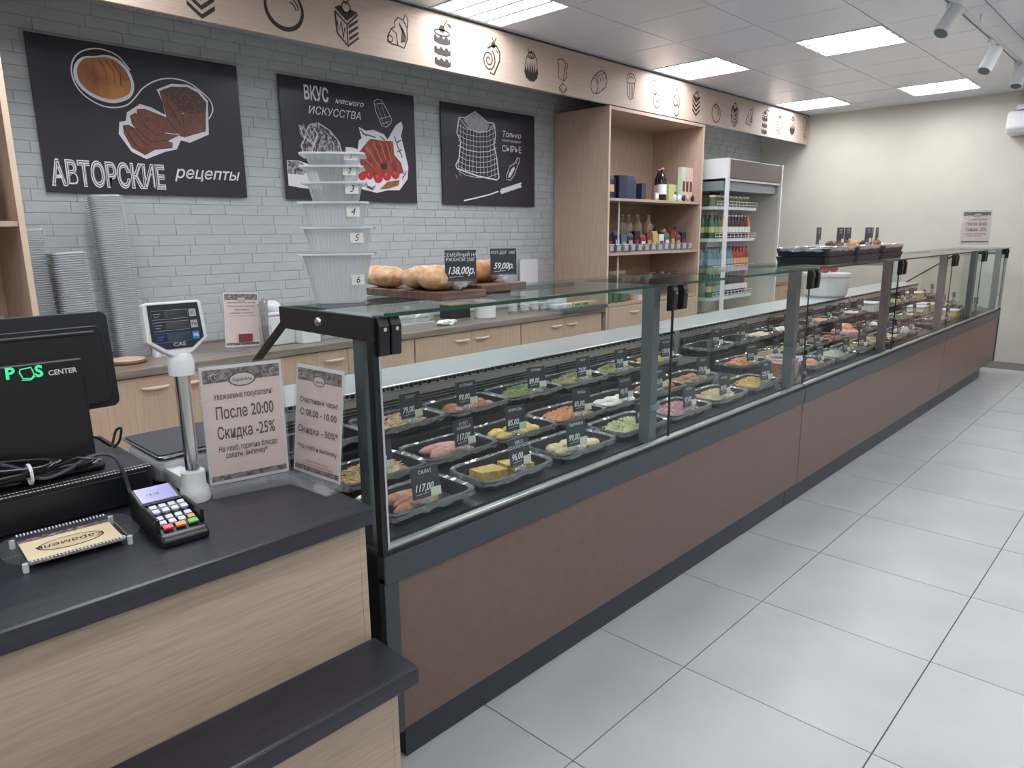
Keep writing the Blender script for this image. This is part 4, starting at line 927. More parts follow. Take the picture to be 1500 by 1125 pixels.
# second shelf
S2 = 1.285; M_['paleglass'] = glass('pale_bottle_glass', (.86, .84, .72), refl=1, op=.25, opcol=(214, 206, 176))
for k, x in enumerate((5.50, 5.57, 5.69, 5.84)): bottle((x, 3.88-.02*k, S2), .047, .33, M_['paleglass'], PK['tan'], 'clear bottle of pale oil at the back of the second shelf, %s from the left' % ORD[k], 'pale oil bottles on the second shelf')
bottle((5.95, 3.84, S2), .045, .25, M_['darkglass'], M_['black'], 'dark square bottle with white label on the second shelf', 'dark jars', M_['paper'])
for k, (x, c1, c2, h_) in enumerate([(6.07, 'tan', 'grn', .20), (6.17, 'red', 'wht', .21), (6.25, 'red', 'yell', .2), (6.32, 'grn', 'red', .22)]):
    q = thing('sauce_jar', '%s jar at the back of the second shelf, %s from the dark bottle' % (NAMES.get(c1, {'tan': 'tan-lidded', 'grn': 'green-topped'}.get(c1, c1)), ORD[k]), 'jar', (x, 3.80, S2), 0, 'jars on the second shelf')
    part('jar_body', MB().lathe([(.034, 0), (.036, .01), (.036, h_*.75), (.028, h_*.85)], n=12), PK[c2] if c2 != 'wht' else M_['white'], q, smooth=True); part('lid', MB().lathe([(.03, h_*.851), (.03, h_)], n=12), PK[c1], q)
cols2 = ['navy2', 'blk', 'navy2', 'blue', 'navy', 'blk', 'red', 'red', 'yell', 'wht', 'grn', 'red', 'red', 'navy2']
for k, c_ in enumerate(cols2):
    x = 4.955+k*.101
    pack((x, 3.70, S2), .085, .04, .15+.03*((k*7) % 3)/2, PK[c_], '%s snack pack on the second shelf, %s from the left' % ({'navy2': 'dark navy', 'blk': 'black', 'blue': 'blue', 'navy': 'navy', 'red': 'red', 'yell': 'yellow', 'wht': 'white', 'grn': 'green'}[c_], ORD[k]), 'snack packs on the second shelf', PK[('tan', 'red', 'wht', 'yell')[k % 4]], name='snack_pack', gable=k % 2 == 0)
jarlid = glass('grey_price_holder', (.8, .82, .84), rough=.1, refl=1.5, op=.45, opcol=(160, 166, 172))
for k in range(13): 
    q = thing('small_price_holder', 'small grey price holder in the row along the front edge of the second shelf', 'price tag', (4.98+k*.108, 3.625, S2), 0, 'price holders on the second shelf')
    part('holder', B(-.036, .036, -.012, .012, 0, .07), jarlid, q, bevel=.004); part('price_slip', B(-.026, .026, -.014, -.0125, .015, .06), M_['greyk'], q)
# third (low) shelf
for k, x in enumerate((5.38, 5.52, 5.66)):
    q = thing('storage_jar', 'jar with white lid on the low shelf of the tall unit, %s of three' % ('leftmost', 'middle', 'rightmost')[k], 'jar', (x, 4.0, .853), 0, 'jars on the low shelf'); part('jar_body', MB().lathe([(.05, 0), (.05, .22)], n=12), PK['tan'], q, smooth=True); part('lid', MB().lathe([(.052, .2205), (.052, .25)], n=12), M_['white'], q)
for k, (x, c_) in enumerate([(5.0, 'grn'), (5.1, 'grn'), (5.2, 'grn'), (5.38, 'tan'), (5.47, 'wht'), (5.56, 'red'), (5.64, 'red')]):
    q = thing('tea_tin', '%s tin on the low shelf of the tall unit, %s from the left' % ({'grn': 'green', 'tan': 'tan', 'wht': 'white', 'red': 'red'}[c_], ORD[k]), 'tin', (x, 3.66, .853), 0, 'tins on the low shelf'); part('tin_body', MB().lathe([(.036, 0), (.037, .005), (.037, .11)], n=14), PK[c_] if c_ != 'wht' else M_['white'], q, smooth=True); part('lid', MB().lathe([(.039, .1105), (.039, .125)], n=14), M_['alu'], q)
# ================= FRIDGE =================
fx0, fx1, fy0, fy1, fz1 = 6.57, 7.81, 3.40, 4.13, 2.15
t = thing('display_fridge', 'open white drinks fridge with brown header and wire shelf fronts', 'fridge', ((fx0+fx1)/2, 3.77, 0), world=True)
M_['ivory'] = mat('ivory_fridge', (216, 212, 200), .4)
part('fridge_base', B(fx0, fx1, fy0, fy1, 0, .55), M_['ivory'], t, bevel=.005)
part('back_panel', B(fx0, fx1, fy1-.05, fy1, .551, fz1), M_['ivory'], t)
part('top_box', B(fx0, fx1, fy0+.03, fy1-.051, 1.96, fz1), M_['white'], t, bevel=.004)
part('brown_header', B(fx0+.03, fx1-.02, fy0+.01, fy0+.029, 1.965, fz1-.01), mat('brown_header', (112, 98, 94), .5), t)
part('header_light', B(fx0+.04, fx1-.03, fy0+.02, fy0+.05, 1.94, 1.958), M_['white'], t)
part('inner_roof', B(fx0+.02, fx1-.02, fy0+.06, fy1-.06, 1.85, 1.94), mat('fridge_grey', (150, 156, 160), .4), t)
part('front_upright', B(fx0, fx0+.035, fy0, fy0+.029, .551, fz1), M_['white'], t); part('front_upright', B(fx1-.025, fx1, fy0, fy0+.029, .551, fz1), M_['white'], t)
part('side_glass', B(fx0+.004, fx0+.010, fy0+.03, fy1-.052, .552, 1.958), M_['glass'], t)
part('side_wall', B(fx1-.012, fx1, fy0+.03, fy1-.052, .552, 1.958), M_['ivory'], t)
fs_ = [(1.70, 'top'), (1.385, 'second'), (1.06, 'third'), (.79, 'lowest')]
M_['icewhite'] = mat('fridge_shelf_white', (222, 226, 230), .3)
for z, nm in fs_:
    part('shelf', B(fx0+.015, fx1-.33, fy0+.13, fy1-.055, z-.03, z), M_['icewhite'], t)
    q = MB(); 
    for zz_ in (.02, .05): q.tube([(fx0+.02, fy0+.12, z+zz_), (fx1-.335, fy0+.12, z+zz_)], .003, 5)
    for k in range(12): q.tube([(fx0+.03+k*.08, fy0+.12, z-.01), (fx0+.03+k*.08, fy0+.12, z+.05)], .0025, 4)
    part('wire_rail', q, M_['white'], t)
def proto_bottle(r, h, m_, cap, lab):
    t = thing('drink_bottle', 'x', 'bottle')
    part('bottle_body', MB().lathe([(r*.85, 0), (r, r*.2), (r, h*.62), (r*.8, h*.74), (r*.36, h*.86), (r*.34, h*.94)], n=10), m_, t, smooth=True)
    part('cap', MB().lathe([(r*.42, h*.9401), (r*.42, h)], n=10), cap, t); part('paper_label', MB().lathe([(r*1.02, h*.25), (r*1.02, h*.5)], n=10, caps=False), lab, t, smooth=True); return t
M_['water'] = glass('water_bottle', (.75, .88, .9), refl=1.4, op=.35, opcol=(170, 205, 214)); M_['maroon'] = mat('dark_juice', (70, 34, 48), .15); M_['orj'] = mat('orange_juice', (210, 130, 50), .2); M_['redj'] = mat('red_drink', (160, 60, 52), .2)
pb = [proto_bottle(.031, .235, *a) for a in ((M_['maroon'], M_['white'], M_['paper']), (M_['water'], PK['blue'], mat('pale_blue_label', (150, 176, 196), .5)), (M_['redj'], PK['red'], PK['tan']), (M_['orj'], PK['tan'], M_['paper']), (mat('green_drink', (74, 110, 92), .2), PK['grn'], mat('pale_yellow_label', (196, 190, 140), .5)))]
used = set()
def pbp(i, x, y, z, label, group):
    o = pb[i] if i not in used else copy_tree(pb[i]); used.add(i); o.location = (x, y, z+.0005); o['label'] = label; o['group'] = group
nm_i = ['dark juice', 'clear water', 'red drink', 'orange juice', 'green drink']
def frow(z, shelf, seq, depth=1):
    for k, i in enumerate(seq):
        for d in range(depth):
            x = fx0+.06+k*.072; y = fy0+.19+d*.10
            pbp(i, x, y, z, '%s bottle in the %s on the %s fridge shelf' % (nm_i[i], 'front line' if d == 0 else 'line behind the front one', shelf), '%s bottles %s, %s fridge shelf' % (nm_i[i], 'in front' if d == 0 else 'behind', shelf))
frow(1.385, 'second', [4, 4, 4, 3, 0, 0, 0, 0, 0, 0, 0, 3], 2)
frow(1.06, 'third', [1, 1, 1, 1, 1, 1, 1, 2, 2, 2, 2, 2], 2)
frow(.79, 'lowest', [4, 4, 1, 1, 0, 0, 0, 0, 0, 0, 0, 3], 1)
for k in range(9):
    q = thing('glass_jar', 'small white-capped jar on the top fridge shelf, %s from the left' % ORD[k], 'jar', (fx0+.08+k*.09, fy0+.2, 1.7005), 0, 'jars on the top fridge shelf'); part('jar_body', MB().lathe([(.032, 0), (.034, .01), (.034, .09)], n=10), M_['paleglass'], q, smooth=True); part('lid', MB().lathe([(.035, .0905), (.035, .11)], n=10), M_['white'], q)
bottle((fx0+.40, fy0+.35, 1.7005), .055, .22, mat('brown_bottle', (140, 72, 40), .15), M_['white'], 'brown bottle standing tallest on the top fridge shelf', None, PK['tan'])
bottle((fx0+.12, fy0+.40, 1.7005), .05, .20, M_['water'], M_['white'], 'clear bottle at the back left of the top fridge shelf', None)
# cabinets by the far wall beyond the fridge
t = thing('base_cabinet', 'low oak cabinet beyond the fridge by the cream wall', 'cabinet', (8.35, 3.9, 0), world=True)
part('carcass', B(7.86, 8.85, 3.62, 4.15, 0, .82), M_['oak'], t)
for a, b in ((7.863, 8.354), (8.357, 8.847)):
    d = part('door', B(a, b, 3.60, 3.618, .05, .81), M_['oak'], t, bevel=.0015); handle(d, (a+b)/2, 3.599, .75)
part('counter_slab', B(7.84, 8.87, 3.58, 4.155, .8205, .855), M_['worktop'], t)

# ================= ON THE WORKTOP =================
WZ = .8405
def cup_stack(x, y, n, r, h, label, group=None):
    t = thing('cup_stack', label, 'cups', (x, y, WZ), 0, group)
    for k in range(n): part('cup', MB().lathe([(r*.7, k*h*.28), (r*.98, k*h*.28+h), (r*1.04, k*h*.28+h), (r*1.04, k*h*.28+h+.004), (r*.95, k*h*.28+h+.004)], n=16, caps=False), M_['paper'], t, smooth=True)
one('tissue', MB().blob((0, 0, .018), (.085, .045, .018), 22, 7, .3), M_['paper'], 'crumpled white napkin on the back worktop', 'napkin', loc=(3.19, 3.70, WZ))
t = thing('food_bowl', 'short round white tub on the back worktop beside the black box', 'tub', (3.66, 3.80, WZ)); part('bowl', MB().lathe([(.075, 0), (.08, .005), (.08, .115)], n=24), M_['white'], t, smooth=True); part('lid', MB().lathe([(.083, .1155), (.083, .13), (.04, .133)], n=24), M_['white'], t, smooth=True)
t = thing('black_crate', 'open black plastic box with clear wrap on the back worktop', 'box', (3.56, 3.98, WZ)); part('box_walls', B(-.14, .06, -.06, .06, 0, .10), M_['blackm'], t, bevel=.004); part('box_rim', B(-.145, .065, -.065, .065, .1005, .108), M_['edge'], t)
t = thing('plastic_pack', 'clear plastic pack lying on the back worktop behind the case post', 'packet', (3.10, 3.95, WZ)); part('pack_film', MB().blob((0, 0, .05), (.17, .07, .05), 18, 8, .15), M_['film'], t); part('pack_foot', B(-.15, .15, -.05, .05, 0, .008), M_['plrim'], t)
for k, (x, y, r, h) in enumerate([(4.02, 3.86, .04, .07), (4.13, 3.84, .04, .07), (4.25, 3.84, .04, .07), (4.34, 3.83, .04, .07), (4.42, 3.82, .045, .075)]):
    q = thing('paper_cup_pile', 'small white paper cup pile on the back worktop, %s from the white tub' % ORD[k], 'cups', (x, y, WZ), 0, 'white cup piles on the worktop')
    for c_ in range(3): part('cup', MB().lathe([(r*.7, c_*.021), (r, c_*.021+.02), (r*1.03, c_*.021+.0205)], n=16), M_['white'], q, smooth=True)
t = thing('white_box', 'plain white box at the right of the cup row on the back worktop', 'box', (4.58, 3.88, WZ)); part('box_body', B(-.07, .07, -.05, .05, 0, .09), M_['white'], t, bevel=.004); part('box_lid', B(-.073, .073, -.053, .053, .0905, .1), M_['white'], t, bevel=.003)
t = thing('plastic_board', 'upright white plastic board leaning against the brick wall behind the bread', 'board', (4.50, 4.12, WZ)); part('board_sheet', MB().prism(rrect(.22, .40, .02), (0, 0, .2005), (1, 0, 0), (0, 0, 1), (0, .01, 0)), M_['white'], t); part('board_edge', B(-.1, .1, -.006, -.001, 0, .01), M_['white'], t)
t = thing('glass_board', 'glass tray with a grey edge near the shelf unit on the back worktop', 'tray', (4.55, 3.63, WZ)); part('glass_plate', B(-.30, .28, -.09, .12, .012, .022), M_['gtop'], t); part('metal_edge', B(-.30, .28, -.1, -.0905, 0, .03), M_['post'], t); part('tray_foot', B(-.28, .26, -.05, .1, 0, .0118), M_['alu'], t)
for k, (dx, c_, w_) in enumerate([(-.22, 'wht', .10), (-.11, 'wht', .08), (-.0, 'lime', .09), (.10, 'lime', .08), (.2, 'tan', .1)]):
    q = thing('small_carton', '%s small carton lying on the glass tray, %s from the left' % ({'wht': 'white', 'lime': 'yellowish', 'tan': 'tan'}[c_], ORD[k]), 'packet', (4.55+dx, 3.66, WZ+.0225), 0, 'cartons on the glass tray'); part('carton', B(-w_/2, w_/2, -.03, .03, 0, .035), PK[c_] if c_ != 'wht' else M_['white'], q, bevel=.003); part('carton_strip', B(-w_/2+.01, w_/2-.01, -.0315, -.0305, .008, .026), PK['grn'] if k in (2, 3) else M_['greyk'], q)
# scoops, cutlery box, bottles at the left
t = thing('white_canister', 'tall white lidded plastic canister on the back worktop', 'canister', (1.985, 3.80, WZ)); part('canister_body', B(-.085, .085, -.06, .06, 0, .17), M_['white'], t, bevel=.01, bseg=3); part('canister_lid', B(-.09, .09, -.065, .065, .1705, .19), M_['white'], t, bevel=.006); part('knob', MB().blob((-.02, 0, .215), (.05, .045, .04), 14, 8, .06), M_['white'], t, smooth=True); part('knob', MB().blob((-.07, .0, .225), (.025, .03, .035), 12, 6, .06), M_['white'], t, smooth=True)
t = thing('cutlery_holder', 'clear holder full of steel tongs beside the white canister', 'holder', (1.875, 3.72, WZ)); part('holder_cup', MB().lathe([(.03, 0), (.034, .12)], n=14), M_['acr'], t)
for k in range(5): part('tong', MB().tube([(-.015+.008*k, .004*k-.008, .01), (-.03+.014*k, .006*k-.01, .22+.012*(k % 3)), (-.03+.014*k, .006*k-.006, .25+.012*(k % 3))], [.003, .004, .009], 6), M_['chrome'], t)
t = thing('serving_box', 'white open plastic box seen through the end glass of the case', 'box', (2.13, 3.72, WZ)); part('box_body', B(-.06, .06, -.05, .05, 0, .15), M_['white'], t, bevel=.006); part('box_lip', B(-.064, .064, -.054, .054, .1505, .158), M_['white'], t)
for k in range(2):
    t = thing('clear_box_pile', 'pile of clear lidded food boxes on the worktop behind the case end bar, %s one' % ('left', 'right')[k], 'boxes', (2.32+.2*k, 3.80, WZ), 0, 'clear food boxes behind the case')
    for c_ in range(4): part('clear_box', B(-.085, .085, -.06, .06, .026*c_, .026*c_+.024), M_['plast'], t, bevel=.004)
t = thing('wood_trivet', 'round bark-edged wooden slice board on the back worktop', 'board', (1.17, 3.80, WZ)); part('bark_rim', MB().lathe([(.085, 0), (.09, .008), (.086, .018)], n=26), mat('bark', (120, 86, 56), .8), t); part('wood_face', MB().lathe([(.082, .0182), (.081, .0205)], n=26), M_['edge'], t)
for k, (x, h_) in enumerate(((1.335, .145), (1.375, .13))):
    t = thing('spray_bottle', 'small white patterned bottle beside the lid stacks, %s one' % ('left', 'right')[k], 'bottle', (x, 3.86+.02*k, WZ), 0, 'white bottles by the lid stacks'); part('bottle_body', MB().lathe([(.02, 0), (.021, .005), (.021, h_*.8), (.012, h_*.9)], n=14), M_['white'], t, smooth=True); part('cap', MB().lathe([(.012, h_*.901), (.012, h_)], n=12), M_['white'], t); part('grey_dots', B(-.012, .012, -.0225, -.0205, .06, .09), M_['greyk'], t)
# tall leaning stacks of clear lids
M_['lid'] = glass('clear_lid_stack', (.95, .96, .97), rough=.2, refl=1.2, op=.72, opcol=(222, 227, 231))
def lid_stack(x, y, h, w_, d_, label, tilt):
    t = thing('container_stack', label, 'containers', (x, y, WZ), 0, 'nested clear container stacks')
    t.rotation_euler = (0, tilt, 0)
    n = int(h/.011)
    for k in range(n):
        o = MB() if k == 0 else None
        if k == 0:
            o.prism(rrect(w_, d_, .02, 4), (0, 0, 0), (1, 0, 0), (0, 1, 0), (0, 0, .0035)); o.prism(rrect(w_*.86, d_*.86, .02, 4), (0, 0, .0036), (1, 0, 0), (0, 1, 0), (0, 0, .006)); me = o.mesh('c'); me.materials.append(M_['lid'])
        part('container', me, None, t, loc=(0, 0, .0005+k*.011))
lid_stack(1.262, 4.0, .825, .155, .11, 'tallest leaning stack of nested clear containers on the worktop', -.055)
lid_stack(1.035, 3.97, .56, .155, .11, 'shortest stack of nested clear containers, in the middle of the three', -.04)
lid_stack(.895, 4.05, .66, .15, .11, 'stack of nested clear containers close to the left shelf unit', -.03)
# left shelf unit
t = thing('shelf_unit', 'oak open shelf unit at the left picture edge, with a jar of nuts', 'shelf unit', (.3, 3.9, .84), world=True)
part('side_board', B(.775, .80, 3.68, 4.155, .8405, 2.45), M_['oaksh'], t); part('edge_band', B(.776, .799, 3.677, 3.6795, .8405, 2.45), M_['edge'], t)
part('side_board', B(-.22, -.195, 3.68, 4.155, .8405, 2.45), M_['oaksh'], t); part('back_board', B(-.194, .774, 4.14, 4.15, .8405, 2.45), M_['oaksh'], t); part('top_board', B(-.194, .774, 3.68, 4.139, 2.42, 2.45), M_['oaksh'], t)
for z in (1.505, 2.07): part('shelf_board', B(-.194, .774, 3.69, 4.139, z, z+.022), M_['oaksh'], t)
t = thing('nut_jar', 'glass jar of large brown nuts on the left shelf unit', 'jar', (.665, 3.86, 1.528)); part('jar_glass', MB().lathe([(.075, 0), (.08, .01), (.08, .2), (.06, .225), (.06, .24)], n=20, caps=False), M_['glass'], t, smooth=True); part('jar_lid', MB().lathe([(.063, .2405), (.066, .25), (.066, .262), (.02, .266)], n=20), M_['alu'], t, smooth=True); part('jar_bottom', MB().lathe([(.074, 0), (.074, .003)], n=20), M_['glass'], t)
nme = MB().blob((0, 0, 0), (.03, .021, .02), 12, 8, .05).mesh('nut'); nme.materials.append(mat('nut_shell', (214, 164, 96), .5, col2=(178, 122, 66), nscale=(50, 50, 50))); nme.polygons.foreach_set('use_smooth', [True]*len(nme.polygons))
for k in range(24):
    a = k*2.4; r_ = .045 if k % 4 else .01; o = part('nut', nme, None, None, loc=(.665+r_*math.cos(a), 3.86+r_*math.sin(a), 1.555+.026*(k//4))); o.rotation_euler = (a, a*.7, a*1.3); tag(o, 'large brown nut inside the glass jar on the left shelf unit', 'nut', 'nuts in the glass jar')
t = thing('glass_dome', 'glass dome lid with a round ring knob in the left shelf unit', 'dome', (.67, 3.80, .8405)); part('dome', MB().lathe([(.10, .0), (.10, .15), (.09, .19), (.05, .215), (.01, .225)], n=24), M_['acr'], t, smooth=True)
q = MB().tube([(.0+.024*math.cos(a), 0, .255+.024*math.sin(a)) for a in [2*PI*k/14 for k in range(15)]], .005, 8); part('ring_knob', q, M_['chrome'], t, smooth=True); part('dome_rim', MB().lathe([(.052, .2155), (.055, .22), (.03, .228)], n=20), M_['chrome'], t)
# flyer in a clear stand on the worktop (its square codes are left blank)
f_ = table_sign('flyer_stand', 'tilted pink information flyer with food pictures beside the scale display', (1.648, 3.74, .86), (1.848, 3.745, .86), .295,
  [('Уважаемые покупатели!', .80, .045, .82, 0), ('Оставьте нам свой отзыв,', .735, .045, .8, 0), ('нам важно', .67, .045, .42, 0), ('мнение каждого!', .61, .04, .7, 0)], WZ, seed=9, ovalw=.022, small=[('отзывы, пожелания и вопросы', .56, .03, .8, 0)])
f_.rotation_euler = (0, math.radians(4), 0)
q = MB().prism([(1.72, 3.736), (1.80, 3.736), (1.80, 3.737), (1.72, 3.737)], (0, 0, .885), (1, 0, 0), (0, 1, 0), (0, 0, .045))
part('food_picture', q, PK['red'], f_)
# ================= POSTERS =================
YPF = 4.146    # front face of the boards
def poster(x0, x1, z0, z1, label):
    t = thing('wall_poster', label, 'poster', ((x0+x1)/2, 4.15, z0), world=True)
    part('poster_board', B(x0, x1, YPF, 4.157, z0, z1), M_['poster'], t, bevel=.001); return t
def cspl(P, n):
    out = []; m = len(P)
    for i in range(m):
        a, b, c_, d_ = [Vector(P[(i+j) % m]) for j in (-1, 0, 1, 2)]
        for k in range(n):
            t_ = k/n; q = .5*((2*b)+(-a+c_)*t_+(2*a-5*b+4*c_-d_)*t_*t_+(-a+3*b-3*c_+d_)*t_**3); out.append((q.x, q.y))
    return out
class Draw:
    """flat print on a poster: points are given on the photograph and carried to the poster's plane"""
    def __init__(s, t, ox, oy, k): s.t = t; s.ox, s.oy, s.k = ox, oy, k; s.n = 0; s.mb = {}
    def w(s, p): q = at(s.ox+p[0]*s.k, s.oy+p[1]*s.k, y=YPF); return (q.x, q.z)
    def fill(s, pts, m_, name='print', sm=0):
        if sm: pts = cspl(pts, sm)
        s.n += 1; mb = MB(); mb.face([Vector((a, YPF-.0004-.00025*s.n, b)) for a, b in [s.w(p) for p in pts]])
        part(name, mb, m_, s.t)
    def line(s, pts, wd, m_, name='chalk_line', closed=False, sm=0):
        if sm: pts = [(q.x, q.y) for q in smooth_pts([Vector((p[0], p[1])) for p in pts], sm)]
        mb = s.mb.setdefault((name, m_.name), MB())
        mb.ribbon([s.w(p) for p in pts], wd, (0, YPF-.0004, 0), UX, UZ, (0, -.00025*(s.n+1), 0), closed)
    def flush(s):
        for (nm, mn), mb in s.mb.items(): part(nm, mb, bpy.data.materials[mn], s.t, kind='stuff')
        s.mb = {}; s.n += 1
    def text(s, body, p, p2, hgt, m_, name='lettering', shear=0, bold=0, lift=0):
        a = s.w(p); b = s.w(p2); mb = MB().text(body, hgt, (a[0], YPF-.0004-.00025*(s.n+lift), a[1]), UX, UZ, shear=shear, bold=bold, width=abs(b[0]-a[0])); part(name, mb, m_, s.t)
CH = M_['chalk']
crust = mat('bread_crust_print', (204, 134, 78), .4, col2=(138, 76, 50), nscale=(9, 9, 5)); crumb = mat('rye_crumb_print', (126, 78, 66), .4, col2=(110, 66, 56), nscale=(60, 60, 60)); crumbd = mat('rye_crust_print', (84, 52, 46), .4, col2=(120, 86, 60), nscale=(70, 70, 70), contrast=(.55, .62))
p1 = poster(1.01, 2.045, 1.68, 2.412, 'leftmost dark wall poster with a round loaf, sliced rye bread and the words АВТОРСКИЕ рецепты')
d = Draw(p1, 20, 40, .24)
ell = [(p[0], p[1]) for p in circ(540, 320, 205, 140, 36, rot=.55)]
d.fill([(365, 290), (372, 225), (420, 180), (500, 175), (560, 168), (630, 190), (700, 260), (735, 350), (720, 420), (660, 455), (590, 462), (500, 435), (430, 390), (385, 340)], CH, 'loaf_outline', 4)
d.fill([(388, 285), (392, 235), (430, 192), (500, 186), (560, 184), (620, 205), (685, 268), (716, 345), (704, 405), (650, 432), (590, 440), (510, 418), (440, 375), (402, 330)], crust, 'round_loaf', 4)
d.line([(520, 200), (560, 260), (570, 320)], .004, mat('dark_crust_line', (96, 52, 40), .4), 'loaf_cut'); d.line([(560, 200), (610, 270), (620, 340)], .004, MATS['dark_crust_line'], 'loaf_cut'); d.line([(600, 215), (650, 280), (655, 360)], .005, MATS['dark_crust_line'], 'loaf_cut'); d.flush()
d.line([(710, 262), (640, 180), (560, 140), (480, 130), (400, 155), (358, 210), (355, 290), (390, 370), (450, 430), (530, 475), (610, 490), (690, 475), (740, 430), (790, 370), (870, 325), (960, 312), (1060, 335), (1140, 390), (1200, 450), (1214, 510), (1190, 560)], .0065, CH, 'swirl_line', sm=5)
d.flush()
d.fill([(872, 380), (960, 345), (1060, 350), (1130, 385), (1185, 450), (1190, 655), (1075, 705), (1020, 690), (995, 745), (925, 760), (810, 805), (720, 760), (640, 650), (645, 578), (685, 570), (690, 520), (770, 468), (840, 490), (925, 535), (905, 450)], CH, 'rye_outline')
d.fill([(888, 392), (925, 372), (1030, 520), (1042, 672), (1018, 665), (935, 560)], crumb, 'rye_cut_face')
d.fill([(890, 390), (960, 362), (1060, 365), (1125, 400), (1175, 460), (1172, 525), (1040, 530), (960, 440)], crumbd, 'rye_top')
d.fill([(1030, 530), (1172, 522), (1172, 635), (1042, 672)], crumb, 'rye_side')
d.fill([(665, 598), (700, 595), (810, 650), (970, 705), (968, 735), (860, 745), (800, 780), (720, 735), (672, 650)], crumb, 'rye_slice')
d.fill([(710, 540), (740, 520), (880, 640), (1010, 660), (950, 690), (830, 700), (780, 650), (720, 590)], crumb, 'rye_slice')
d.fill([(750, 500), (800, 498), (920, 545), (1015, 650), (930, 640), (870, 660), (790, 590), (752, 530)], crumb, 'rye_slice')
for P in ([(665, 598), (720, 690), (800, 780), (860, 745), (968, 735)], [(710, 540), (730, 600), (830, 700), (950, 690)], [(752, 510), (800, 600), (870, 660), (930, 640), (1015, 655)], [(925, 545), (1018, 665)], [(1030, 530), (1042, 672)], [(700, 595), (810, 720)], [(930, 450), (1020, 600)]): d.line(P, .004, mat('rye_line', (56, 38, 38), .4), 'rye_line')
for k in range(26):
    r_ = random.Random(k); a, b = r_.choice([(960+r_.uniform(0, 60), 480+r_.uniform(0, 120)), (760+r_.uniform(0, 120), 540+r_.uniform(0, 60)), (720+r_.uniform(0, 120), 640+r_.uniform(0, 60))]); d.line([(a, b), (a+6, b+3)], .003, MATS['rye_line'], 'rye_seed')
d.flush()
# lettering: a bold outline word
BX = M_['poster']
d.text('АВТОРСКИЕ', (238, 958), (930, 988), .16, CH, 'outlined_word', bold=.045)
d.text('АВТОРСКИЕ', (242, 957), (926, 987), .157, BX, 'outlined_word_core', bold=.012, lift=1)
d.text('АВТОРСКИЕ', (242, 957), (926, 987), .157, CH, 'inner_word', bold=-.016, lift=2)
d.text('рецепты', (982, 918), (1382, 935), .088, CH, 'script_word', shear=.3, bold=.01)
p2 = poster(2.30, 3.332, 1.678, 2.408, 'middle dark wall poster with a meat platter and the words ВКУС мясного ИСКУССТВА')
d = Draw(p2, 380, 90, .19549)
d.text('ВКУС', (332, 278), (520, 306), .112, CH, 'bold_word', bold=.03)
d.text('мясного', (565, 312), (782, 338), .046, CH, 'small_word', shear=.3, bold=.006)
d.text('ИСКУССТВА', (362, 388), (760, 440), .066, CH, 'slanted_word', shear=.25)
d.line([(858, 300), (880, 282), (915, 290), (990, 430), (985, 465), (950, 492), (915, 480), (900, 440), (870, 370), (858, 300)], .004, CH); d.line([(868, 320), (920, 312)], .003, CH); d.line([(905, 430), (980, 410)], .003, CH); d.line([(885, 330), (930, 470)], .002, CH); d.line([(910, 310), (960, 470)], .002, CH); d.line([(912, 470), (975, 450)], .003, CH)
hatch = mat('engraved_print', (180, 180, 186), .5, col2=(64, 62, 70), nscale=(55, 55, 40), contrast=(.42, .56))
d.fill([(300, 480), (330, 465), (350, 500), (380, 465), (440, 455), (520, 510), (590, 600), (618, 660), (618, 700), (330, 705), (310, 620), (325, 580), (300, 540)], hatch, 'dumpling_bag')
for P in ([(295, 475), (330, 560), (400, 620), (440, 560), (410, 500)], [(440, 460), (530, 520), (600, 610), (617, 700)], [(330, 700), (312, 630), (350, 560)], [(380, 470), (350, 520), (400, 610)], [(430, 560), (390, 690)]): d.line(P, .005, CH)
for P in ([(420, 490), (460, 560), (430, 650)], [(350, 600), (340, 680)], [(450, 480), (540, 560), (590, 680)]): d.line(P, .007, M_['poster'], 'dark_stroke')
d.fill([(205, 740), (300, 745), (420, 790), (480, 960), (330, 950), (218, 930)], CH, 'small_cutout'); d.fill([(210, 745), (300, 750), (380, 800), (330, 850), (215, 840)], hatch, 'engraved_patch')
d.fill([(645, 640), (700, 645), (735, 660), (745, 590), (765, 575), (742, 490), (800, 520), (850, 512), (930, 545), (960, 585), (1020, 480), (1060, 450), (1075, 490), (1060, 560), (1080, 640), (1115, 790), (1110, 880), (1050, 965), (960, 965), (880, 985), (780, 960), (640, 900)], CH, 'meat_cutout')
mt1 = mat('roast_print', (176, 82, 62), .4, col2=(120, 46, 38), nscale=(26, 26, 12)); leaf = mat('herb_print', (70, 92, 74), .5); tom = mat('tomato_print', (192, 52, 58), .3)
d.fill([(730, 700), (800, 610), (830, 580), (900, 590), (1000, 600), (1010, 700), (1060, 760), (1080, 830), (1040, 850), (900, 870), (780, 870), (760, 780)], mt1, 'roast_meat')
d.fill([(900, 960), (960, 900), (1050, 890), (1040, 930), (960, 955)], mat('dried_meat_print', (150, 92, 58), .4), 'dried_slice')
for P in ([(750, 690), (850, 790)], [(800, 640), (890, 780)], [(850, 600), (920, 760)], [(900, 600), (950, 740)], [(950, 610), (990, 760)]): d.line(P, .005, mat('roast_line', (214, 132, 104), .4), 'roast_line'); 
for P in ([(775, 670), (870, 790)], [(825, 620), (905, 770)], [(1010, 700), (1060, 790)], [(925, 600), (975, 750)]): d.line(P, .004, mat('roast_dark', (84, 34, 32), .4), 'roast_shadow')
for P in ([(752, 510), (800, 560)], [(770, 540), (870, 570)], [(1010, 560), (1035, 640), (1070, 720)], [(1025, 610), (1060, 590)], [(1030, 680), (1065, 660)], [(900, 560), (940, 590)]): d.line(P, .008, leaf, 'herb')
d.flush()
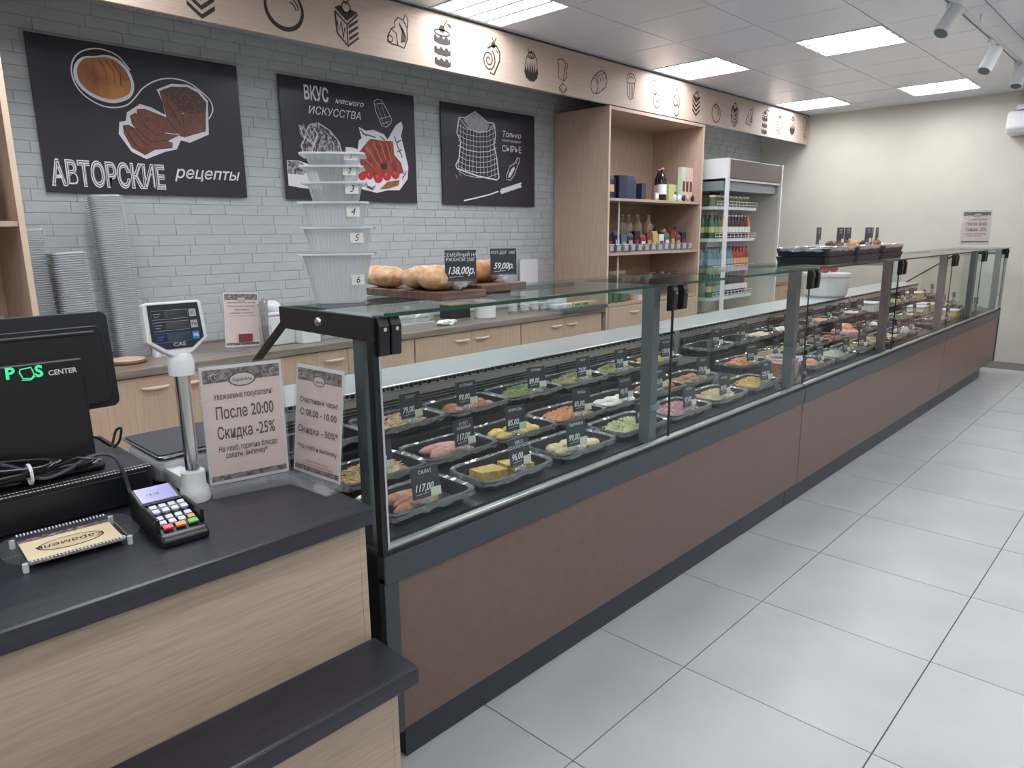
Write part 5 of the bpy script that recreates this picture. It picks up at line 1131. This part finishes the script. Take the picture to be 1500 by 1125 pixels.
for cx_, cy_, r_ in ((770, 860, 30), (825, 855, 28), (890, 875, 34), (955, 860, 32), (1018, 850, 30), (930, 785, 24), (880, 800, 20)): d.fill(circ(cx_, cy_, r_, r_*1.1, 14), tom if (cx_ != 930) else mat('dark_berry_print', (60, 30, 44), .3), 'tomato_print')
for cx_, cy_, r_ in ((815, 848, 7), (880, 862, 8), (946, 848, 8), (1010, 838, 7)): d.fill(circ(cx_, cy_, r_, r_, 8), mat('tomato_shine', (226, 120, 120), .3), 'tomato_highlight')
d.line([(790, 925), (840, 950), (870, 930), (850, 960), (800, 940)], .009, leaf, 'herb')
for P in ([(1060, 830), (1095, 850)], [(1070, 880), (1100, 820)], [(1075, 860), (1070, 890)]): d.line(P, .005, M_['poster'], 'dark_stroke')
d.flush()
p3 = poster(3.58, 4.60, 1.675, 2.404, 'rightmost dark wall poster with a flour sack, wheat ear and the words Только СЫРЬЕ')
d = Draw(p3, 630, 130, .16)
d.line([(265, 260), (245, 400), (280, 480), (265, 640), (235, 700), (245, 730), (440, 800), (610, 835), (630, 815), (610, 640), (585, 520), (600, 420), (585, 320), (540, 310)], .012, CH, closed=False)
d.fill([(300, 285), (330, 260), (410, 210), (520, 300), (540, 340), (520, 380), (450, 400), (360, 360)], mat('flour_print', (196, 196, 202), .5, col2=(150, 150, 158), nscale=(80, 80, 80)), 'flour_heap')
d.line([(270, 260), (320, 265), (410, 208), (530, 310), (585, 320)], .007, CH); d.line([(270, 270), (330, 350), (440, 405), (530, 390), (580, 330)], .007, CH)
for i in range(10):
    y = 330+i*47; dx = 20*math.sin(i*.9)
    d.line([(255+abs(dx)*.3, y), (330, y+40), (440, y+62), (530, y+58), (598+i*2.5, y+22)], .0042 if i != 4 else .007, CH, 'sack_weave')
for j in range(11):
    x = 280+j*30
    d.line([(x, 300+60*math.sin(j*.31)+20), (x-4, 430+20*math.sin(j*.3)), (x-8+j, 560), (x-18+j*2.6, 660), (x-25+j*4, 745+j*7)], .0036, CH, 'sack_weave')
d.text('Только', (655, 436), (832, 450), .06, CH, 'script_word', shear=.25, bold=.012)
d.text('качественное', (655, 480), (832, 495), .03, CH, 'small_word', shear=.2)
d.text('СЫРЬЕ', (657, 572), (835, 590), .068, CH, 'slanted_word', bold=.01)
d.line([(800, 630), (822, 640), (820, 660), (795, 720), (770, 790), (735, 838), (700, 830), (700, 790), (730, 710), (775, 680), (800, 630)], .006, CH); d.fill([(770, 710), (775, 735), (735, 810), (715, 815), (720, 780), (745, 735)], CH, 'flour_in_scoop'); d.line([(800, 640), (785, 690)], .004, CH)
d.line([(310, 1025), (420, 1000), (540, 970), (625, 940)], .010, CH, 'wheat_stalk')
for i in range(11):
    t_ = i/10; x, y = 640+165*t_, 940-55*t_
    for s_ in (-1, 1): d.fill([(x, y), (x+12, y+s_*26), (x+30, y+s_*18-6), (x+18, y-3)], CH, 'wheat_grain')
d.line([(230, 790), (245, 822)], .003, CH); d.line([(262, 775), (280, 800)], .003, CH)
d.flush()

# ================= STACK OF NUMBERED CONTAINERS =================
GT = 1.2725
M_['num'] = mat('marker_ink', (24, 24, 30), .5)
def container(i, x, y, z, wb, wt_, h, num):
    t = thing('plastic_container', 'ribbed clear container marked %s, %s of the tall stack on the case' % (num, {'6': 'bottom one', '5': 'second from the bottom', '4': 'third from the bottom', '3': 'third from the top', '2': 'second from the top', '1': 'topmost one'}[num]), 'container', (x, y, z), math.radians(-38), 'numbered container stack')
    mb = MB(); rb_ = rrect(wb, wb*.75, .028, 10); rt_ = rrect(wt_, wt_*.78, .03, 10); n = len(rb_)
    def off(P, d_):
        out = []
        for k, p in enumerate(P): q = Vector(p); out.append(tuple(q*(1+(d_ if k % 2 else 0))))
        return out
    nn = 4*26
    def dense(P):
        # resample the outline evenly, ribs alternate in and out
        L = [0]; m = len(P)
        for k in range(m): L.append(L[-1]+(Vector(P[(k+1) % m])-Vector(P[k])).length)
        out = []
        for j in range(nn):
            s_ = L[-1]*j/nn; k = max(i_ for i_ in range(m) if L[i_] <= s_); f = (s_-L[k])/max(L[k+1]-L[k], 1e-9)
            p = Vector(P[k])*(1-f)+Vector(P[(k+1) % m])*f; out.append(p*(1+(.018 if j % 2 else 0)))
        return out
    A, Bq = dense(rb_), dense(rt_)
    mb.add([(p.x*.96, p.y*.96, 0) for p in A]+[(p.x, p.y, .008) for p in A]+[(p.x, p.y, h-.006) for p in Bq],
           [(k, (k+1) % nn, nn+(k+1) % nn, nn+k) for k in range(nn)]+[(nn+k, nn+(k+1) % nn, 2*nn+(k+1) % nn, 2*nn+k) for k in range(nn)]+[tuple(range(nn))[::-1]])
    part('ribbed_body', mb, M_['plast'], t)
    lw_ = wt_+.03
    part('lid', MB().prism(rrect(lw_, lw_*.8, .02, 5), (0, 0, h-.0058), (1, 0, 0), (0, 1, 0), (0, 0, .0052)), M_['plrim'], t, bevel=.001)
    q = MB(); q.prism([(wt_*.22, h*.38), (wt_*.22+.034, h*.38), (wt_*.22+.034, h*.38+min(.026, h*.55)), (wt_*.22, h*.38+min(.026, h*.55))], (0, -wt_*.78/2-.001, 0), (1, 0, 0), (0, (wt_-wb)/2/h*-.3*0, 1), (0, -.0008, 0))
    part('number_label', q, M_['paper'], t)
    part('handwritten_number', MB().text(num, min(.026, h*.55)*.95, (wt_*.22+.017, -wt_*.78/2-.0022, h*.38+min(.026, h*.55)*.18), UX, UZ, align='C', shear=.3, sx=.9), M_['num'], t)
    return z+h
zc = GT; X6, Y6 = 1.08, 1.69
for num, wb, wt_, h in (('6', .128, .172, .133), ('5', .14, .165, .068), ('4', .142, .155, .063), ('3', .118, .135, .050), ('2', .122, .135, .040), ('1', .125, .138, .032)):
    zc = container(0, X6+(.002 if num in '531' else -.003), Y6, zc+.0005, wb, wt_, h, num)

# ================= BREAD BOARDS =================
bw = mat('bread_board_wood', (128, 104, 88), .6, col2=(96, 76, 64), nscale=(9, 60, 60), ndet=5)
def bboard(c, rz, L, W, label):
    t = thing('bread_board', label, 'board', c, rz)
    part('board', B(-L/2, L/2, -W/2, W/2, .016, .038), bw, t, bevel=.002)
    for s_ in (-1, 1): part('batten', B(s_*L*.3-.02, s_*L*.3+.02, -W*.4, W*.4, 0, .0158), bw, t)
    return t
# loaf: lens-shaped lathe lying along local x
cr = mat('loaf_crust', (196, 142, 92), .55, col2=(232, 206, 172), nscale=(30, 30, 30), ndet=8, bump=.5, contrast=(.42, .7))
def loaf(c, rz, L, r, label, group, m_=cr):
    t = thing('bread_loaf', label, 'bread', c, rz, group)
    mb = MB(); n = 18; m = 20; vs = []; fs = []
    for i in range(m+1):
        u = -1+2*i/m; rr = r*(max(0, 1-abs(u)**3.2))**.5+.001
        for k in range(n):
            a = 2*PI*k/n; sl = 1+.02*math.sin(u*9+2*math.sin(a)+L*40)
            vs.append((u*L/2, rr*math.cos(a)*1.15*sl, r*.92+rr*math.sin(a)*.92*sl))
    for i in range(m):
        for k in range(n): fs.append((i*n+k, i*n+(k+1) % n, (i+1)*n+(k+1) % n, (i+1)*n+k))
    fs += [tuple(range(n))[::-1], tuple(range(m*n, (m+1)*n))]
    mb.add(vs, fs); part('crust', mb, m_, t, smooth=True)
    fl_ = MB()
    for k in range(3):
        u = -.5+.45*k; x = u*L/2; pts = [(x-.016, -r*.6, r*1.60), (x-.004, -r*.2, r*1.795), (x+.008, r*.25, r*1.79), (x+.02, r*.6, r*1.60)]
        fl_.tube(pts, [.001, .003, .003, .001], 6)
    part('score_mark', fl_, mat('floury_score', (226, 200, 166), .7), t, smooth=True)
    return t
def bboard2(name_, x0_, x1_, y0_, y1_, z0_, label, batten):
    t = thing('bread_board', label, 'board', ((x0_+x1_)/2, (y0_+y1_)/2, GT), 0, world=True)
    part('board', B(x0_, x1_, y0_, y1_, z0_, z0_+.022), bw, t, bevel=.002)
    if batten:
        for a in (y0_+.02, y1_-.05): part('batten', B(x0_+.01, x1_-.05, a, a+.03, GT+.0003, z0_-.0002), bw, t)
    return t
bboard2('', 1.258, 1.428, 1.478, 1.83, GT+.0003, 'thick wooden bread board nearest the container stack, holding three loaves', False)
bboard2('', 1.434, 1.625, 1.50, 1.80, GT+.011, 'wooden bread board on battens farther along the case, holding one darker loaf', True)
BZ = GT+.0235
loaf((1.305, 1.80, BZ), math.radians(84), .22, .034, 'long crusty loaf lying along the back of the near bread board', 'loaves on the near board')
loaf((1.345, 1.642, BZ), math.radians(8), .19, .036, 'floury loaf end-on in the middle of the near bread board', 'loaves on the near board')
loaf((1.345, 1.556, BZ), math.radians(4), .20, .037, 'floury loaf end-on at the front of the near board, behind the 138,00 tag', 'loaves on the near board')
cr2 = mat('dark_loaf_crust', (176, 106, 60), .5, col2=(206, 148, 98), nscale=(30, 30, 30), ndet=8, bump=.4)
loaf((1.53, 1.60, GT+.0335), math.radians(6), .20, .036, 'browner loaf on the farther bread board, behind the 59,00 tag', None, cr2)
price_tag((1.345, 1.492, BZ), '138,00р.', ['СЕМЕЙНЫЙ НА', 'РЖАНОЙ 250Г'], 'standing on the near bread board', rz=math.radians(-34), sticker=False, tilt=.02, group='price tags on the bread boards', scale=1.1)
price_tag((1.545, 1.52, GT+.0335), '59,00р.', ['ХОТ-ДОГ 100Г'], 'standing on the farther bread board', rz=math.radians(-34), sticker=False, tilt=.06, group='price tags on the bread boards', scale=1.0)

# ================= BLACK TRAYS ON TOP OF THE CASE =================
TT = []
ty = 1.56
for k, (x, L, z) in enumerate([(4.09, .42, GT), (4.54, .42, GT), (4.99, .42, GT), (4.09, .425, GT+.043), (4.54, .425, GT+.043), (4.99, .425, GT+.043)]):
    lo = k < 3
    t = thing('pastry_tray', 'black film-wrapped tray on top of the case, %s layer, %s from the near end' % ('lower' if lo else 'upper', ORD[k % 3]), 'tray', (x, ty, z), 0, 'black trays on top of the display case')
    mb = MB(); ro = rrect(L+.02, .29, .03, 4); ri = rrect(L-.03, .24, .02, 4); n = len(ro)
    mb.add([(p[0]*.94, p[1]*.94, 0) for p in ro]+[(p[0], p[1], .041) for p in ro]+[(p[0], p[1], .041) for p in ri]+[(p[0]*.98, p[1]*.98, .006) for p in ri],
           [tuple(range(n))[::-1]]+[(j*n+i, j*n+(i+1) % n, (j+1)*n+(i+1) % n, (j+1)*n+i) for j in range(3) for i in range(n)]+[tuple(range(3*n, 4*n))])
    part('tray_body', mb, M_['tray'], t)
    if not lo: part('cling_film', film_mesh(L+.02, .29, .043, k), M_['film'], t); 
    if not lo: part('paper_lining', B(-L*.40, L*.40, -.10, .10, .030, .034), M_['paper'], t)
for k, (x, y) in enumerate([(4.40, 1.56), (4.48, 1.62), (4.60, 1.55), (4.68, 1.62), (4.86, 1.55), (4.95, 1.62), (5.08, 1.56)]):
    q = one('pastry', MB().blob((0, 0, .02), (.05, .035, .022), 12, 6, .08), (fmat('brown'), fmat('dark'), fmat('orange'))[k % 3], 'brown pastry under film in the upper black trays on the case', 'pastry', 'pastries under film on the case', loc=(x, y, GT+.0775), smooth=True)
for k, (u, v, rz) in enumerate([(1207, 345, .75), (1247, 338, -.5), (1268, 338, -.55), (1293, 336, -.6), (1304, 336, .95), (1322, 338, .7)]):
    p = at(u, 370, z=GT+.078); yy = 1.52+.02*(k % 3); p = at(u, v, y=yy)
    price_tag(([4.0, 4.38, 4.56, 4.80, 4.93, 5.10][k], yy, GT+.0775), None, ['ПИРОГ', '95,00'], 'rising from the black trays on the case, %s from the near end' % ORD[k], rz=.12 if rz > 0 else -.06, sticker=True, tilt=0, group='price tags on the top trays', scale=1.15)
# far discount sign on the glass
table_sign('discount_sign', 'pink discount sign standing alone on the glass at the far end of the case', (7.59, 1.605, 1.325), (7.65, 1.395, 1.325), .285,
   [('Уважаемые покупатели!', .72, .07, .72, 0), ('После 20:00', .555, .145, .72, 0), ('Скидка -25%', .385, .145, .72, 0), ('На хлеб, горячие блюда,', .275, .06, .74, .01), ('салаты, выпечку*', .215, .06, .52, -.02)], GT, seed=3, foot=.14)
# white tub with red things at the staff side of the case, seen through the glass
t = thing('white_tub', 'large white plastic tub behind the case, with red apples on its lid', 'tub', (6.22, 2.27, .9005))
part('tub_body', MB().lathe([(.15, 0), (.17, .02), (.18, .17)], n=28), M_['white'], t, smooth=True); part('tub_rim', MB().lathe([(.185, .1705), (.19, .176), (.19, .2), (.1, .204)], n=28), M_['white'], t, smooth=True)
for k, (a, b) in enumerate(((-.09, -.02), (-.03, .02), (.07, -.03))): one('red_apple', MB().blob((0, 0, .03), (.034, .034, .03), 12, 7, .03), fmat('red'), 'small red fruit on the lid of the white tub, %s of three' % ('leftmost', 'middle', 'rightmost')[k], 'fruit', 'red fruit on the white tub', loc=(6.22+a, 2.27+b, .9005+.2045), smooth=True)
# ================= TRACK LIGHTS AND AIR CONDITIONER =================
t = thing('light_track', 'white ceiling spotlight track at the upper right', 'light track', (5.9, 1.22, 2.70), world=True)
part('track_rail', B(3.4, 7.4, 1.20, 1.236, 2.70, 2.722), M_['white'], t); part('track_slot', B(3.4, 7.4, 1.212, 1.224, 2.6985, 2.6998), M_['post'], t)
for x in (3.8, 5.6, 7.2): part('hanger', MB().tube([(x, 1.218, 2.7225), (x, 1.218, 2.789)], .005, 8), M_['white'], t)
for k, (u, v, u2, v2) in enumerate([(1402, 12, 1372, 58), (1459, 72, 1440, 106), (1497, 95, 1486, 133)]):
    A = at(u, v, y=1.19); dA = (A-Vector((0, 0, CAMH))).dot(fw); Bp = Vector((0, 0, CAMH))+(fw+rt*((u2-750)/FPX)-up*((v2-562.5)/FPX))*dA
    dd = (Bp-A); L = .17; dd.normalize()
    t = thing('spotlight', 'white cylinder spotlight hanging from the ceiling track, %s from the left in view' % ORD[k], 'spotlight', (A.x, 1.19, A.z), 0, 'track spotlights', world=True)
    part('lamp_tube', MB().tube([A, A+dd*L], .042, 20), M_['white'], t, smooth=True)
    part('lamp_mouth', MB().tube([A+dd*(L+.0005), A+dd*(L+.003)], .036, 20), M_['post'], t)
    part('adapter', B(A.x-.07, A.x+.07, 1.205, 1.231, 2.672, 2.698), M_['white'], t, bevel=.003)
    part('swivel_arm', MB().tube([(A.x, 1.218, 2.671), A+Vector((0, .01, .01))], .010, 10), M_['white'], t)
t = thing('air_conditioner', 'white wall air conditioner cut off by the right edge of the picture', 'air conditioner', (8.78, 1.15, 2.36), world=True)
part('housing', MB().prism([(8.889, 2.58), (8.70, 2.58), (8.665, 2.54), (8.66, 2.42), (8.70, 2.37), (8.889, 2.36)], (0, .72, 0), (1, 0, 0), (0, 0, 1), (0, .84, 0)), M_['white'], t, bevel=.015, bseg=3)
part('air_slot', B(8.655, 8.66, .9, 1.40, 2.46, 2.50), M_['post'], t)
part('side_label', B(8.72, 8.80, 1.5605, 1.5625, 2.44, 2.50), M_['greyk'], t)
part('mount', B(8.74, 8.888, .75, 1.5, 2.596, 2.64), M_['white'], t)
for y in (1.50, 1.44): part('pipe', MB().tube([(8.87, y, 2.641), (8.87, y, 2.788)], .006, 8), M_['wallr'], t)
for m in bpy.data.meshes:
    if m.users == 0: pass
